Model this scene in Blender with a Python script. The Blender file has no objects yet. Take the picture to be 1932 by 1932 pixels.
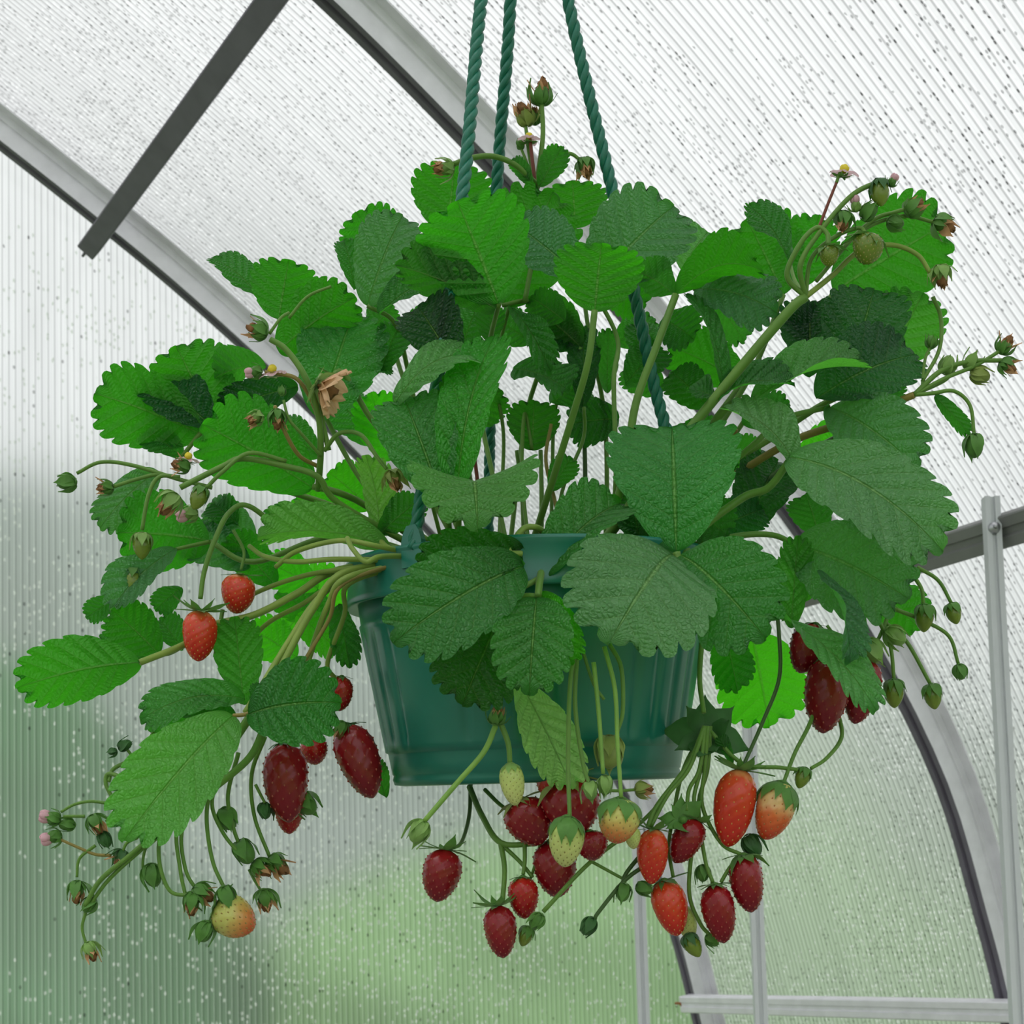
import bpy, math, random
import numpy as np
from mathutils import Vector, Matrix

random.seed(7); np.random.seed(7)
scn = bpy.context.scene
COL = scn.collection

# ------------------------------------------------------------------ camera
F_PX, CX, CY = 3000.0, 966.0, 1542.0
PITCH, ROLL = math.radians(4.8), math.radians(1.6)
EYE = Vector((0, 0, 1.1))
FW = Vector((0, math.cos(PITCH), math.sin(PITCH)))
_U0 = Vector((0, -math.sin(PITCH), math.cos(PITCH))); _R0 = Vector((1, 0, 0))
RT = _R0*math.cos(ROLL) - _U0*math.sin(ROLL)
UP = _U0*math.cos(ROLL) + _R0*math.sin(ROLL)
cam_d = bpy.data.cameras.new('camera'); cam = bpy.data.objects.new('camera', cam_d); COL.objects.link(cam)
cam_d.sensor_width = 36; cam_d.lens = 36*F_PX/1932.0
cam_d.shift_y = (CY-966.0)/1932.0
cam_d.clip_start = 0.05; cam_d.clip_end = 200
cam.matrix_world = Matrix(((RT.x, UP.x, -FW.x, EYE.x), (RT.y, UP.y, -FW.y, EYE.y), (RT.z, UP.z, -FW.z, EYE.z), (0, 0, 0, 1)))
cam_d.dof.use_dof = True; cam_d.dof.focus_distance = 1.15; cam_d.dof.aperture_fstop = 22
scn.camera = cam

# ------------------------------------------------------------------ world, sun, exposure
world = bpy.data.worlds.new('overcast_sky'); scn.world = world; world.use_nodes = True
wn = world.node_tree; wn.nodes.clear()
wo = wn.nodes.new('ShaderNodeOutputWorld'); wb = wn.nodes.new('ShaderNodeBackground')
wt = wn.nodes.new('ShaderNodeTexCoord'); ws = wn.nodes.new('ShaderNodeSeparateXYZ'); wr = wn.nodes.new('ShaderNodeValToRGB')
wn.links.new(wt.outputs['Generated'], ws.inputs[0]); wn.links.new(ws.outputs['Z'], wr.inputs[0])
wr.color_ramp.elements[0].color = (0.64, 0.66, 0.67, 1); wr.color_ramp.elements[0].position = 0.0
wr.color_ramp.elements[1].color = (1.0, 1.0, 1.0, 1); wr.color_ramp.elements[1].position = 0.95
e_ = wr.color_ramp.elements.new(0.32); e_.color = (0.84, 0.85, 0.86, 1)
wn.links.new(wr.outputs[0], wb.inputs[0]); wb.inputs[1].default_value = 1.35
wn.links.new(wb.outputs[0], wo.inputs[0])
sun_d = bpy.data.lights.new('soft_sun', 'SUN'); sun_d.energy = 1.6; sun_d.angle = math.radians(35); sun_d.color = (1, 0.985, 0.95)
sun = bpy.data.objects.new('soft_sun', sun_d); COL.objects.link(sun)
sun.rotation_euler = Vector((-0.35, -0.65, 1.0)).to_track_quat('Z', 'Y').to_euler()
scn.view_settings.view_transform = 'Standard'; scn.view_settings.look = 'None'
scn.view_settings.gamma = 1; scn.view_settings.use_curve_mapping = False
scn.view_settings.exposure = 0.30

# ------------------------------------------------------------------ helpers
D0 = 1.2                      # distance to the middle of the pot
PX = D0/F_PX                  # metres for one photo pixel at the pot

def ray(x, y):
    return FW + RT*((x-CX)/F_PX) - UP*((y-CY)/F_PX)

def P(x, y, z=0):             # photo pixel, z = millimetres behind the pot's middle
    return EYE + ray(x, y)*(D0 + z/1000.0)

def tag(o, label=None, cat=None, group=None, kind=None):
    if label: o['label'] = label
    if cat: o['category'] = cat
    if group: o['group'] = group
    if kind: o['kind'] = kind
    return o

def obj(name, verts, faces, mats, parent=None, smooth=True, mi=None, uv=None, attr=None, color=None):
    me = bpy.data.meshes.new(name)
    me.from_pydata([tuple(map(float, v)) for v in verts], [], faces)
    for m in (mats if isinstance(mats, (list, tuple)) else [mats]): me.materials.append(m)
    if mi is not None: me.polygons.foreach_set('material_index', mi)
    if smooth: me.polygons.foreach_set('use_smooth', [True]*len(me.polygons))
    if uv is not None:
        l = me.uv_layers.new(name='UVMap'); idx = np.zeros(len(me.loops), dtype=np.int32)
        me.loops.foreach_get('vertex_index', idx)
        l.data.foreach_set('uv', np.asarray(uv, dtype=np.float32)[idx].ravel())
    if attr is not None:
        a = me.attributes.new('ripe', 'FLOAT', 'POINT'); a.data.foreach_set('value', np.asarray(attr, dtype=np.float32))
    me.update()
    o = bpy.data.objects.new(name, me); COL.objects.link(o)
    if color: o.color = (*color, 1)
    if parent: o.parent = parent
    return o

def empty(name, loc=(0, 0, 0)):
    o = bpy.data.objects.new(name, None); COL.objects.link(o); o.location = loc; o.empty_display_size = .05
    return o

def put(o, parent):           # parent under an Empty that may be moved off the origin
    o.parent = parent; o.matrix_parent_inverse = Matrix.Translation(-Vector(parent.location)); return o

def catmull(pts, n=6):
    pts = [Vector(p) for p in pts]
    if len(pts) < 3: return [pts[0].lerp(pts[-1], i/n) for i in range(n+1)]
    e = [pts[0]*2-pts[1]] + pts + [pts[-1]*2-pts[-2]]
    out = []
    for i in range(1, len(e)-2):
        a, b, c, d = e[i-1:i+3]
        for k in range(n):
            t = k/n
            out.append(0.5*((2*b)+(c-a)*t+(2*a-5*b+4*c-d)*t*t+(3*b-a-3*c+d)*t**3))
    out.append(pts[-1]); return out

def tube_data(path, r0, r1=None, sides=8, base=0):
    r1 = r0 if r1 is None else r1
    V, Fc = [], []; n = len(path); prev = None
    for i, p in enumerate(path):
        t = (path[min(i+1, n-1)]-path[max(i-1, 0)]).normalized()
        if prev is None:
            a = Vector((0, 0, 1)) if abs(t.z) < .9 else Vector((1, 0, 0)); u = t.cross(a).normalized()
        else:
            u = (prev - t*prev.dot(t)).normalized()
        prev = u; w = t.cross(u); r = r0+(r1-r0)*i/(n-1)
        for k in range(sides):
            a = 2*math.pi*k/sides; V.append(p+u*(r*math.cos(a))+w*(r*math.sin(a)))
    for i in range(n-1):
        for k in range(sides):
            a = base+i*sides+k; b = base+i*sides+(k+1) % sides
            Fc.append((a, b, b+sides, a+sides))
    Fc.append(tuple(base+k for k in range(sides))[::-1]); Fc.append(tuple(base+(n-1)*sides+k for k in range(sides)))
    return V, Fc

class MB:
    def __init__(s): s.v = []; s.f = []; s.m = []
    def add(s, V, Fc, m=0):
        b = len(s.v); s.v += list(V); s.f += [tuple(b+i for i in f) for f in Fc]; s.m += [m]*len(Fc)
    def tube(s, path, r0, r1=None, sides=8, m=0): V, Fc = tube_data(path, r0, r1, sides); s.add(V, Fc, m)
    def sweep(s, path, ax, ay, prof, m=0, cap=True):   # rectangular profile swept; ax, ay functions of index give unit axes
        n = len(path); k = len(prof); V = []; Fc = []
        for i, p in enumerate(path):
            for (a, b) in prof: V.append(p+ax(i)*a+ay(i)*b)
        for i in range(n-1):
            for j in range(k):
                a = i*k+j; b = i*k+(j+1) % k; Fc.append((a, b, b+k, a+k))
        if cap: Fc.append(tuple(range(k))[::-1]); Fc.append(tuple((n-1)*k+j for j in range(k)))
        s.add(V, Fc, m)
    def build(s, name, mats, parent=None, smooth=True): return obj(name, s.v, s.f, mats, parent, smooth, s.m)

def mat(name):
    m = bpy.data.materials.new(name); m.use_nodes = True; nt = m.node_tree; nt.nodes.clear()
    return m, nt, nt.nodes.new('ShaderNodeOutputMaterial')
def N(nt, t, **kw):
    n = nt.nodes.new('ShaderNode'+t)
    for k, v in kw.items():
        if hasattr(n, k): setattr(n, k, v)
        else: n.inputs[k].default_value = v
    return n
def M(nt, op, a, b=None, c=None):
    n = nt.nodes.new('ShaderNodeMath'); n.operation = op
    for i, x in enumerate((a, b, c)):
        if x is None: continue
        if isinstance(x, (int, float)): n.inputs[i].default_value = x
        else: nt.links.new(x, n.inputs[i])
    return n.outputs[0]
def MIX(nt, f, a, b, mode='MIX'):
    n = nt.nodes.new('ShaderNodeMix'); n.data_type = 'RGBA'; n.blend_type = mode
    for i, x in ((0, f), (6, a), (7, b)):
        if isinstance(x, (int, float)): n.inputs[i].default_value = x
        elif isinstance(x, tuple): n.inputs[i].default_value = (*x[:3], 1)
        else: nt.links.new(x, n.inputs[i])
    return n.outputs[2]
def smooth_lt(nt, x, edge, soft):      # 1 where x < edge
    n = nt.nodes.new('ShaderNodeMapRange'); n.interpolation_type = 'SMOOTHSTEP'
    n.inputs[1].default_value = edge-soft; n.inputs[2].default_value = edge+soft
    n.inputs[3].default_value = 1; n.inputs[4].default_value = 0
    nt.links.new(x, n.inputs[0]); return n.outputs[0]
def simple(name, col, rough=.5, metal=0, noise=0.0, scale=20, spec=.5, bump=0.0, trans=0.0):
    m, nt, out = mat(name)
    b = N(nt, 'BsdfPrincipled'); b.inputs['Roughness'].default_value = rough; b.inputs['Metallic'].default_value = metal
    b.inputs['Specular IOR Level'].default_value = spec; b.inputs['Base Color'].default_value = (*col, 1)
    if noise or bump:
        tc = N(nt, 'TexCoord'); nz = N(nt, 'TexNoise'); nz.inputs['Scale'].default_value = scale; nz.inputs['Detail'].default_value = 5
        nt.links.new(tc.outputs['Object'], nz.inputs['Vector'])
        if noise:
            c = MIX(nt, nz.outputs['Fac'], tuple(x*(1-noise) for x in col), tuple(min(1, x*(1+noise)) for x in col)); nt.links.new(c, b.inputs['Base Color'])
        if bump:
            bp = N(nt, 'Bump'); bp.inputs['Strength'].default_value = bump; bp.inputs['Distance'].default_value = .002
            nt.links.new(nz.outputs['Fac'], bp.inputs['Height']); nt.links.new(bp.outputs[0], b.inputs['Normal'])
    last = b.outputs[0]
    if trans:
        t = N(nt, 'BsdfTranslucent'); t.inputs[0].default_value = (*[min(1, c*1.6) for c in col], 1)
        mx = N(nt, 'MixShader'); mx.inputs[0].default_value = trans; nt.links.new(last, mx.inputs[1]); nt.links.new(t.outputs[0], mx.inputs[2]); last = mx.outputs[0]
    nt.links.new(last, out.inputs[0]); return m

# ------------------------------------------------------------------ materials
def leaf_material():
    m, nt, out = mat('strawberry_leaf')
    oi = N(nt, 'ObjectInfo'); uvn = N(nt, 'UVMap'); uvn.uv_map = 'UVMap'
    sp = N(nt, 'SeparateXYZ'); nt.links.new(uvn.outputs[0], sp.inputs[0])
    U, Vv = sp.outputs[0], sp.outputs[1]
    fr = M(nt, 'ABSOLUTE', M(nt, 'SUBTRACT', M(nt, 'FRACT', U), 0.5))
    lat = smooth_lt(nt, fr, 0.035, 0.03)
    lat = M(nt, 'MULTIPLY', lat, smooth_lt(nt, Vv, 0.80, 0.2))
    fr2 = M(nt, 'ABSOLUTE', M(nt, 'SUBTRACT', M(nt, 'FRACT', M(nt, 'ADD', M(nt, 'MULTIPLY', U, 3), M(nt, 'MULTIPLY', Vv, 9))), 0.5))
    fine = M(nt, 'MULTIPLY', smooth_lt(nt, fr2, 0.06, 0.06), 0.25)
    mid = smooth_lt(nt, Vv, 0.028, 0.02)
    vein = M(nt, 'MAXIMUM', M(nt, 'MAXIMUM', M(nt, 'MULTIPLY', lat, 0.42), M(nt, 'MULTIPLY', mid, 0.9)), fine)
    tc = N(nt, 'TexCoord')
    nz = N(nt, 'TexNoise'); nz.inputs['Scale'].default_value = 45; nz.inputs['Detail'].default_value = 4
    nt.links.new(tc.outputs['Object'], nz.inputs['Vector'])
    vo = N(nt, 'TexVoronoi'); vo.inputs['Scale'].default_value = 330; vo.feature = 'DISTANCE_TO_EDGE'
    nt.links.new(tc.outputs['Object'], vo.inputs['Vector'])
    col = oi.outputs['Color']
    mott = MIX(nt, nz.outputs['Fac'], (0.72, 0.78, 0.7), (1.25, 1.2, 1.25))
    top = MIX(nt, 1.0, col, mott, 'MULTIPLY')
    top = MIX(nt, M(nt, 'MULTIPLY', vein, 0.85), top, MIX(nt, 0.35, col, (0.42, 0.70, 0.16)))
    und = MIX(nt, 0.12, MIX(nt, 1.0, col, mott, 'MULTIPLY'), (0.16, 0.36, 0.085))
    und = MIX(nt, M(nt, 'MULTIPLY', vein, 0.6), und, (0.30, 0.52, 0.14))
    geo = N(nt, 'NewGeometry'); bf = geo.outputs['Backfacing']
    base = MIX(nt, bf, top, und)
    bulge = M(nt, 'POWER', M(nt, 'MULTIPLY', fr, 2), .55)
    bulge2 = M(nt, 'POWER', M(nt, 'MULTIPLY', fr2, 2), .7)
    bh = M(nt, 'ADD', M(nt, 'MULTIPLY', M(nt, 'MINIMUM', M(nt, 'MULTIPLY', vo.outputs[0], 3.5), 1.0), 0.35), M(nt, 'ADD', M(nt, 'MULTIPLY', bulge, 1.1), M(nt, 'MULTIPLY', bulge2, .35)))
    bh = M(nt, 'ADD', bh, M(nt, 'ADD', M(nt, 'MULTIPLY', mid, -1.0), M(nt, 'MULTIPLY', nz.outputs['Fac'], 1.6)))
    bp = N(nt, 'Bump'); bp.inputs['Strength'].default_value = 1.0; bp.inputs['Distance'].default_value = .0019
    nt.links.new(bh, bp.inputs['Height'])
    b = N(nt, 'BsdfPrincipled'); nt.links.new(base, b.inputs['Base Color']); nt.links.new(bp.outputs[0], b.inputs['Normal'])
    ro = M(nt, 'ADD', M(nt, 'MULTIPLY', bf, 0.25), 0.36); nt.links.new(ro, b.inputs['Roughness'])
    b.inputs['Specular IOR Level'].default_value = .45
    t = N(nt, 'BsdfTranslucent')
    tcol = MIX(nt, 1.0, MIX(nt, 0.25, col, (0.05, 0.30, 0.01)), (2.2, 3.0, 1.0), 'MULTIPLY')
    nt.links.new(MIX(nt, M(nt, 'MULTIPLY', vein, .35), tcol, (0.03, 0.16, 0.01)), t.inputs[0])
    mx = N(nt, 'MixShader'); mx.inputs[0].default_value = .42
    nt.links.new(b.outputs[0], mx.inputs[1]); nt.links.new(t.outputs[0], mx.inputs[2])
    nt.links.new(mx.outputs[0], out.inputs[0]); return m

def stem_material():
    m, nt, out = mat('stem')
    oi = N(nt, 'ObjectInfo'); tc = N(nt, 'TexCoord')
    nz = N(nt, 'TexNoise'); nz.inputs['Scale'].default_value = 60; nt.links.new(tc.outputs['Object'], nz.inputs['Vector'])
    c = MIX(nt, 1.0, oi.outputs['Color'], MIX(nt, nz.outputs['Fac'], (0.7, 0.75, 0.7), (1.3, 1.2, 1.1)), 'MULTIPLY')
    b = N(nt, 'BsdfPrincipled'); nt.links.new(c, b.inputs['Base Color']); b.inputs['Roughness'].default_value = .5
    b.inputs['Sheen Weight'].default_value = .35; b.inputs['Sheen Tint'].default_value = (0.8, 1, 0.6, 1)
    b.inputs['Subsurface Weight'].default_value = 0.0
    t = N(nt, 'BsdfTranslucent'); nt.links.new(c, t.inputs[0])
    mx = N(nt, 'MixShader'); mx.inputs[0].default_value = .25
    nt.links.new(b.outputs[0], mx.inputs[1]); nt.links.new(t.outputs[0], mx.inputs[2]); nt.links.new(mx.outputs[0], out.inputs[0]); return m

def berry_material(name, stops, seed):
    m, nt, out = mat(name)
    at = N(nt, 'Attribute'); at.attribute_name = 'ripe'
    tc = N(nt, 'TexCoord'); nz = N(nt, 'TexNoise'); nz.inputs['Scale'].default_value = 90; nt.links.new(tc.outputs['Object'], nz.inputs['Vector'])
    f = M(nt, 'ADD', at.outputs['Fac'], M(nt, 'MULTIPLY', M(nt, 'SUBTRACT', nz.outputs['Fac'], .5), .35))
    r = N(nt, 'ValToRGB'); nt.links.new(f, r.inputs[0]); cr = r.color_ramp
    cr.elements[0].position = stops[0][0]; cr.elements[0].color = (*stops[0][1], 1)
    cr.elements[1].position = stops[-1][0]; cr.elements[1].color = (*stops[-1][1], 1)
    for p, c in stops[1:-1]: e = cr.elements.new(p); e.color = (*c, 1)
    b = N(nt, 'BsdfPrincipled'); nt.links.new(r.outputs[0], b.inputs['Base Color'])
    b.inputs['Roughness'].default_value = .24; b.inputs['Specular IOR Level'].default_value = .4
    b.inputs['Subsurface Weight'].default_value = .15; b.inputs['Subsurface Radius'].default_value = (.004, .0015, .0008); b.inputs['Subsurface Scale'].default_value = .6
    nt.links.new(b.outputs[0], out.inputs[0])
    return m, simple(name+'_seed', seed, .4)

LEAF = leaf_material(); STEM = stem_material()
BM = {
 'D': berry_material('dark_red_flesh', [(0, (.30, .008, .01)), (.1, (.24, .006, .010)), (1, (.15, .003, .008))], (.30, .06, .03)),
 'R': berry_material('red_flesh', [(0, (.48, .07, .02)), (.14, (.42, .014, .01)), (1, (.24, .006, .009))], (.38, .13, .03)),
 'O': berry_material('orange_red_flesh', [(0, (.60, .26, .09)), (.13, (.56, .055, .014)), (.5, (.50, .03, .01)), (1, (.46, .018, .01))], (.52, .25, .05)),
 'H': berry_material('half_ripe_flesh', [(0, (.45, .40, .12)), (.4, (.62, .38, .16)), (.58, (.58, .12, .03)), (1, (.52, .045, .014))], (.40, .14, .03)),
 'P': berry_material('pale_unripe_flesh', [(0, (.30, .42, .08)), (.5, (.44, .50, .15)), (1, (.50, .52, .19))], (.20, .17, .03)),
 'Y': berry_material('blushing_flesh', [(0, (.42, .42, .10)), (.45, (.50, .48, .13)), (.75, (.58, .22, .06)), (1, (.50, .06, .02))], (.30, .2, .04)),
 'G': berry_material('green_flesh', [(0, (.10, .16, .02)), (1, (.17, .24, .03))], (.30, .28, .06)),
}
PETAL_PINK = simple('pink_petal', (.72, .45, .50), .6, trans=.4)
PETAL_DRY = simple('dried_petal', (.55, .30, .15), .8, noise=.4, scale=150, trans=.2)
PETAL_PEACH = simple('peach_brown_petal', (.66, .42, .25), .75, noise=.35, scale=110, trans=.3)
ANTHER = simple('yellow_anther', (.65, .52, .03), .7)
BROWN = simple('withered_brown', (.20, .09, .03), .85, noise=.5, scale=200)

def pot_material():
    m, nt, out = mat('teal_plastic')
    tc = N(nt, 'TexCoord'); nz = N(nt, 'TexNoise'); nz.inputs['Scale'].default_value = 9; nz.inputs['Detail'].default_value = 6
    nt.links.new(tc.outputs['Object'], nz.inputs['Vector'])
    c = MIX(nt, nz.outputs['Fac'], (.004, .105, .070), (.014, .175, .125))
    b = N(nt, 'BsdfPrincipled'); nt.links.new(c, b.inputs['Base Color']); b.inputs['Roughness'].default_value = .32
    nt.links.new(b.outputs[0], out.inputs[0]); return m
POT = pot_material()
ROPE = simple('green_rope', (.004, .135, .085), .45, noise=.35, scale=300)
SOIL = simple('dark_soil', (.03, .018, .01), .95, noise=.5, scale=120, bump=.8)
GALV = simple('galvanised_steel', (.80, .79, .84), .5, .2, noise=.18, scale=30)
GALV_SHADE = simple('shaded_steel', (.155, .14, .18), .6, .15, noise=.25, scale=25)  # steel darkened in colour for faces turned away from the sky
WHITE_PVC = simple('white_enamelled_steel', (.56, .58, .60), .4, .1, noise=.06, scale=20)
RUST = simple('rusty_screw', (.35, .13, .05), .7, .3)
GALV_MID = simple('dull_galvanised_bar', (.20, .205, .20), .6, .2, noise=.2, scale=18)
ZINC = simple('zinc_bolt', (.45, .46, .48), .35, .9)

# ------------------------------------------------------------------ greenhouse
AX = Vector((-0.51645, 0.85632, 0)); QX = Vector((0.85632, 0.51645, 0)); ZU = Vector((0, 0, 1))
END, STEP = 2.68, 0.84
CURVE = [(0.0, 1.72), (0.20, 1.63), (0.42, 1.518), (0.629, 1.400), (0.798, 1.299), (0.933, 1.214), (1.079, 1.112), (1.20, 1.022), (1.39, 0.866),
         (1.62, 0.66), (1.79, 0.465), (1.925, 0.249), (2.00, 0.034), (2.037, -0.094), (2.09, -0.32), (2.12, -0.6), (2.135, -1.1)]
def arch_pts(off=0.0, n=4):
    pts = [Vector((q, z, 0)) for q, z in CURVE]
    c = catmull(pts, n); out = []
    for i, p in enumerate(c):
        t = (c[min(i+1, len(c)-1)]-c[max(i-1, 0)]).normalized(); nrm = Vector((-t.y, t.x, 0))
        if nrm.x < 0 and nrm.y < 0: nrm = -nrm
        out.append((p, nrm, t))
    res = [((p.x+n_.x*off), (p.y+n_.y*off), n_) for p, n_, t in out]
    left = [(-q, z, Vector((-n_.x, n_.y, 0))) for q, z, n_ in res[:0:-1]]
    return left+res
def W3(q, z, a): return Vector(QX)*q + Vector(AX)*a + Vector((0, 0, EYE.z+z))

def sheet_material(name, roof):
    m, nt, out = mat(name)
    uvn = N(nt, 'UVMap'); uvn.uv_map = 'UVMap'; sp = N(nt, 'SeparateXYZ'); nt.links.new(uvn.outputs[0], sp.inputs[0])
    U, V = sp.outputs[0], sp.outputs[1]      # U across the flutes, V along them, metres
    ph = M(nt, 'FRACT', M(nt, 'DIVIDE', U, 0.0112))
    line = smooth_lt(nt, M(nt, 'ABSOLUTE', M(nt, 'SUBTRACT', ph, 0.5)), 0.12, 0.08)
    line2 = smooth_lt(nt, M(nt, 'ABSOLUTE', M(nt, 'SUBTRACT', M(nt, 'FRACT', M(nt, 'ADD', ph, .28)), 0.5)), 0.09, 0.06)
    cid = M(nt, 'FLOOR', M(nt, 'DIVIDE', U, 0.0112))
    wn_ = N(nt, 'TexWhiteNoise'); wn_.noise_dimensions = '1D'; nt.links.new(cid, wn_.inputs['W'])
    # droplets, their refracted light mixed in as bright and dark spots
    cb = N(nt, 'CombineXYZ'); nt.links.new(M(nt, 'MULTIPLY', U, 190 if roof else 120), cb.inputs[0]); nt.links.new(M(nt, 'MULTIPLY', V, 105 if roof else 80), cb.inputs[1])
    vo = N(nt, 'TexVoronoi'); vo.voronoi_dimensions = '2D'; vo.inputs['Scale'].default_value = 1.0; nt.links.new(cb.outputs[0], vo.inputs['Vector'])
    sc = N(nt, 'SeparateColor'); nt.links.new(vo.outputs['Color'], sc.inputs[0])
    big = N(nt, 'TexNoise'); big.noise_dimensions = '2D'; big.inputs['Scale'].default_value = 3.2 if roof else 2.4; big.inputs['Detail'].default_value = 3
    nt.links.new(uvn.outputs[0], big.inputs['Vector'])
    dens = M(nt, 'ADD', M(nt, 'MULTIPLY', M(nt, 'SUBTRACT', big.outputs['Fac'], 0.5), 1.6), 0.42 if roof else 0.26)
    on = M(nt, 'LESS_THAN', sc.outputs[0], dens)
    spot = M(nt, 'MULTIPLY', smooth_lt(nt, vo.outputs['Distance'], 0.27, 0.1), on)
    bright = M(nt, 'MULTIPLY', spot, M(nt, 'LESS_THAN', sc.outputs[1], 0.5 if roof else 0.9))
    dark = M(nt, 'MULTIPLY', spot, M(nt, 'GREATER_THAN', sc.outputs[1], 0.5 if roof else 0.9))
    # soft stains running along the flutes
    cb2 = N(nt, 'CombineXYZ'); nt.links.new(M(nt, 'MULTIPLY', U, 60), cb2.inputs[0]); nt.links.new(M(nt, 'MULTIPLY', V, 5), cb2.inputs[1])
    st = N(nt, 'TexNoise'); st.noise_dimensions = '2D'; st.inputs['Scale'].default_value = 1; st.inputs['Detail'].default_value = 3; nt.links.new(cb2.outputs[0], st.inputs['Vector'])
    rib = M(nt, 'ADD', M(nt, 'MULTIPLY', line, .34 if roof else .24), M(nt, 'MULTIPLY', wn_.outputs['Value'], .06))
    rib = M(nt, 'ADD', rib, M(nt, 'MULTIPLY', st.outputs['Fac'], .10))
    shade = M(nt, 'SUBTRACT', M(nt, 'SUBTRACT', 1.0, rib), M(nt, 'MULTIPLY', dark, .45))
    shade = M(nt, 'ADD', shade, M(nt, 'MULTIPLY', line2, .10))
    c = N(nt, 'CombineColor')
    for i, k in enumerate((.985, 1.0, 1.0)): nt.links.new(M(nt, 'MULTIPLY', shade, k*(.72 if roof else .735)), c.inputs[i])
    tr = N(nt, 'BsdfTranslucent'); nt.links.new(c.outputs[0], tr.inputs[0])
    rf = N(nt, 'BsdfRefraction'); rf.inputs['Roughness'].default_value = .42; rf.inputs['IOR'].default_value = 1.14; nt.links.new(c.outputs[0], rf.inputs[0])
    mx = N(nt, 'MixShader'); mixf = M(nt, 'MINIMUM', M(nt, 'ADD', M(nt, 'ADD', 0.40 if roof else .20, M(nt, 'MULTIPLY', line2, .16)), M(nt, 'MULTIPLY', bright, .55)), 1.0)
    nt.links.new(mixf, mx.inputs[0]); nt.links.new(rf.outputs[0], mx.inputs[1]); nt.links.new(tr.outputs[0], mx.inputs[2])
    gl = N(nt, 'BsdfGlossy'); gl.inputs['Roughness'].default_value = .15
    m2 = N(nt, 'MixShader'); m2.inputs[0].default_value = .04; nt.links.new(mx.outputs[0], m2.inputs[1]); nt.links.new(gl.outputs[0], m2.inputs[2])
    nt.links.new(m2.outputs[0], out.inputs[0]); return m
SHEET_R = sheet_material('ribbed_polycarbonate_roof', True); SHEET_G = sheet_material('ribbed_polycarbonate_gable', False)

# roof shell, split at the ridge into two curved sides
ap = arch_pts(0.052); mid_i = len(ap)//2
A0, A1 = END+0.03, -1.3
def shell(name, seg, label):
    V = []; Fc = []; uv = []; s = 0; na = 8
    for i, (q, z, n_) in enumerate(seg):
        if i: s += math.hypot(q-seg[i-1][0], z-seg[i-1][1])
        for j in range(na+1):
            a = A0+(A1-A0)*j/na; V.append(W3(q, z, a)); uv.append((a+5, s))
    for i in range(len(seg)-1):
        for j in range(na):
            k = i*(na+1)+j; Fc.append((k, k+1, k+na+2, k+na+1))
    o = obj(name, V, Fc, SHEET_R, uv=uv); tag(o, label, kind='structure')
    return o
shell('wall_right', ap[mid_i:], 'curved ribbed polycarbonate roof side wet with droplets')
shell('wall_left', ap[:mid_i+1], 'curved ribbed polycarbonate side beyond the left of the camera')
# gable
V = []; Fc = []; uv = []
for i, (q, z, n_) in enumerate(ap):
    for zz in (-EYE.z, z): V.append(W3(q, max(zz, -EYE.z), END+0.03)); uv.append((q+5, zz+3))
for i in range(len(ap)-1): k = 2*i; Fc.append((k, k+2, k+3, k+1))
tag(obj('wall_back', V, Fc, SHEET_G, uv=uv), 'flat gable wall of ribbed polycarbonate with vertical flutes', kind='structure')
# floor
gv = [W3(-2.1, -EYE.z, END), W3(2.1, -EYE.z, END), W3(2.1, -EYE.z, -1.3), W3(-2.1, -EYE.z, -1.3)]
tag(obj('floor', gv+[v-Vector((0, 0, .05)) for v in gv], [(3, 2, 1, 0), (4, 5, 6, 7), (0, 1, 5, 4), (1, 2, 6, 5), (2, 3, 7, 6), (3, 0, 4, 7)], simple('gravel_floor', (.22, .21, .19), .95, noise=.3, scale=60, bump=.5), smooth=False), kind='structure')

# arches
def arch(name, a0, label, wide=.030):
    pts = arch_pts(0.0); path = [W3(q, z, a0) for q, z, n_ in pts]
    out = [QX*n_.x+ZU*n_.y for q, z, n_ in pts]
    mb = MB()
    h = wide/2
    prof = [(0, -h), (0, -h*.35), (.006, -h*.2), (.006, h*.2), (0, h*.35), (0, h), (.046, h), (.047, h+.016), (.050, h+.016), (.050, -h-.016), (.047, -h-.016), (.046, -h), (.034, -h), (.032, -h+.003), (.029, -h+.003), (.027, -h)]
    mb.sweep(path, lambda i: out[i], lambda i: AX, prof)
    mb.m = [1 if (k % len(prof)) in (0, 1, 2, 3, 4) else 0 for k in range(len(mb.f))]  # inner faces get the dark steel, shade put into the colour
    o = mb.build(name, [GALV, GALV_SHADE], smooth=False); tag(o, label, kind='structure'); return o
arch('trim_1', END, 'far galvanised arch rib against the gable wall')
arch('trim_2', END-STEP, 'nearer galvanised arch rib crossing behind the basket')
arch('trim_3', 0.66, 'arch rib above the frame')
arch('trim_4', -0.9, 'arch rib behind the camera')

def purlin(name, q, z, a_from, a_to, w, h, matl, label, tilt=0.0, dq=0, top=None):
    mb = MB(); d = Vector((math.cos(tilt), math.sin(tilt), 0))
    ex = QX*math.cos(tilt)+ZU*math.sin(tilt); ey = -QX*math.sin(tilt)+ZU*math.cos(tilt)
    w2, h2 = w/2, h/2; c = .002
    prof = [(-w2, -h2+c), (-w2, -h2*.3), (-w2+.004, -h2*.2), (-w2+.004, h2*.2), (-w2, h2*.3), (-w2, h2-c), (-w2+c, h2), (w2-c, h2), (w2, h2-c), (w2, -h2+c), (w2-c, -h2), (-w2+c, -h2)]
    path = [W3(q, z, a_from+(a_to-a_from)*i/6) for i in range(7)]
    mb.sweep(path, lambda i: ex, lambda i: ey, prof)
    o = mb.build(name, matl, smooth=False); tag(o, label, kind='structure'); return o
def plane_q(x, y, a=END):
    r_ = ray(x, y); t = a/r_.dot(AX); p = r_*t; return p.dot(QX), p.z
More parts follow.
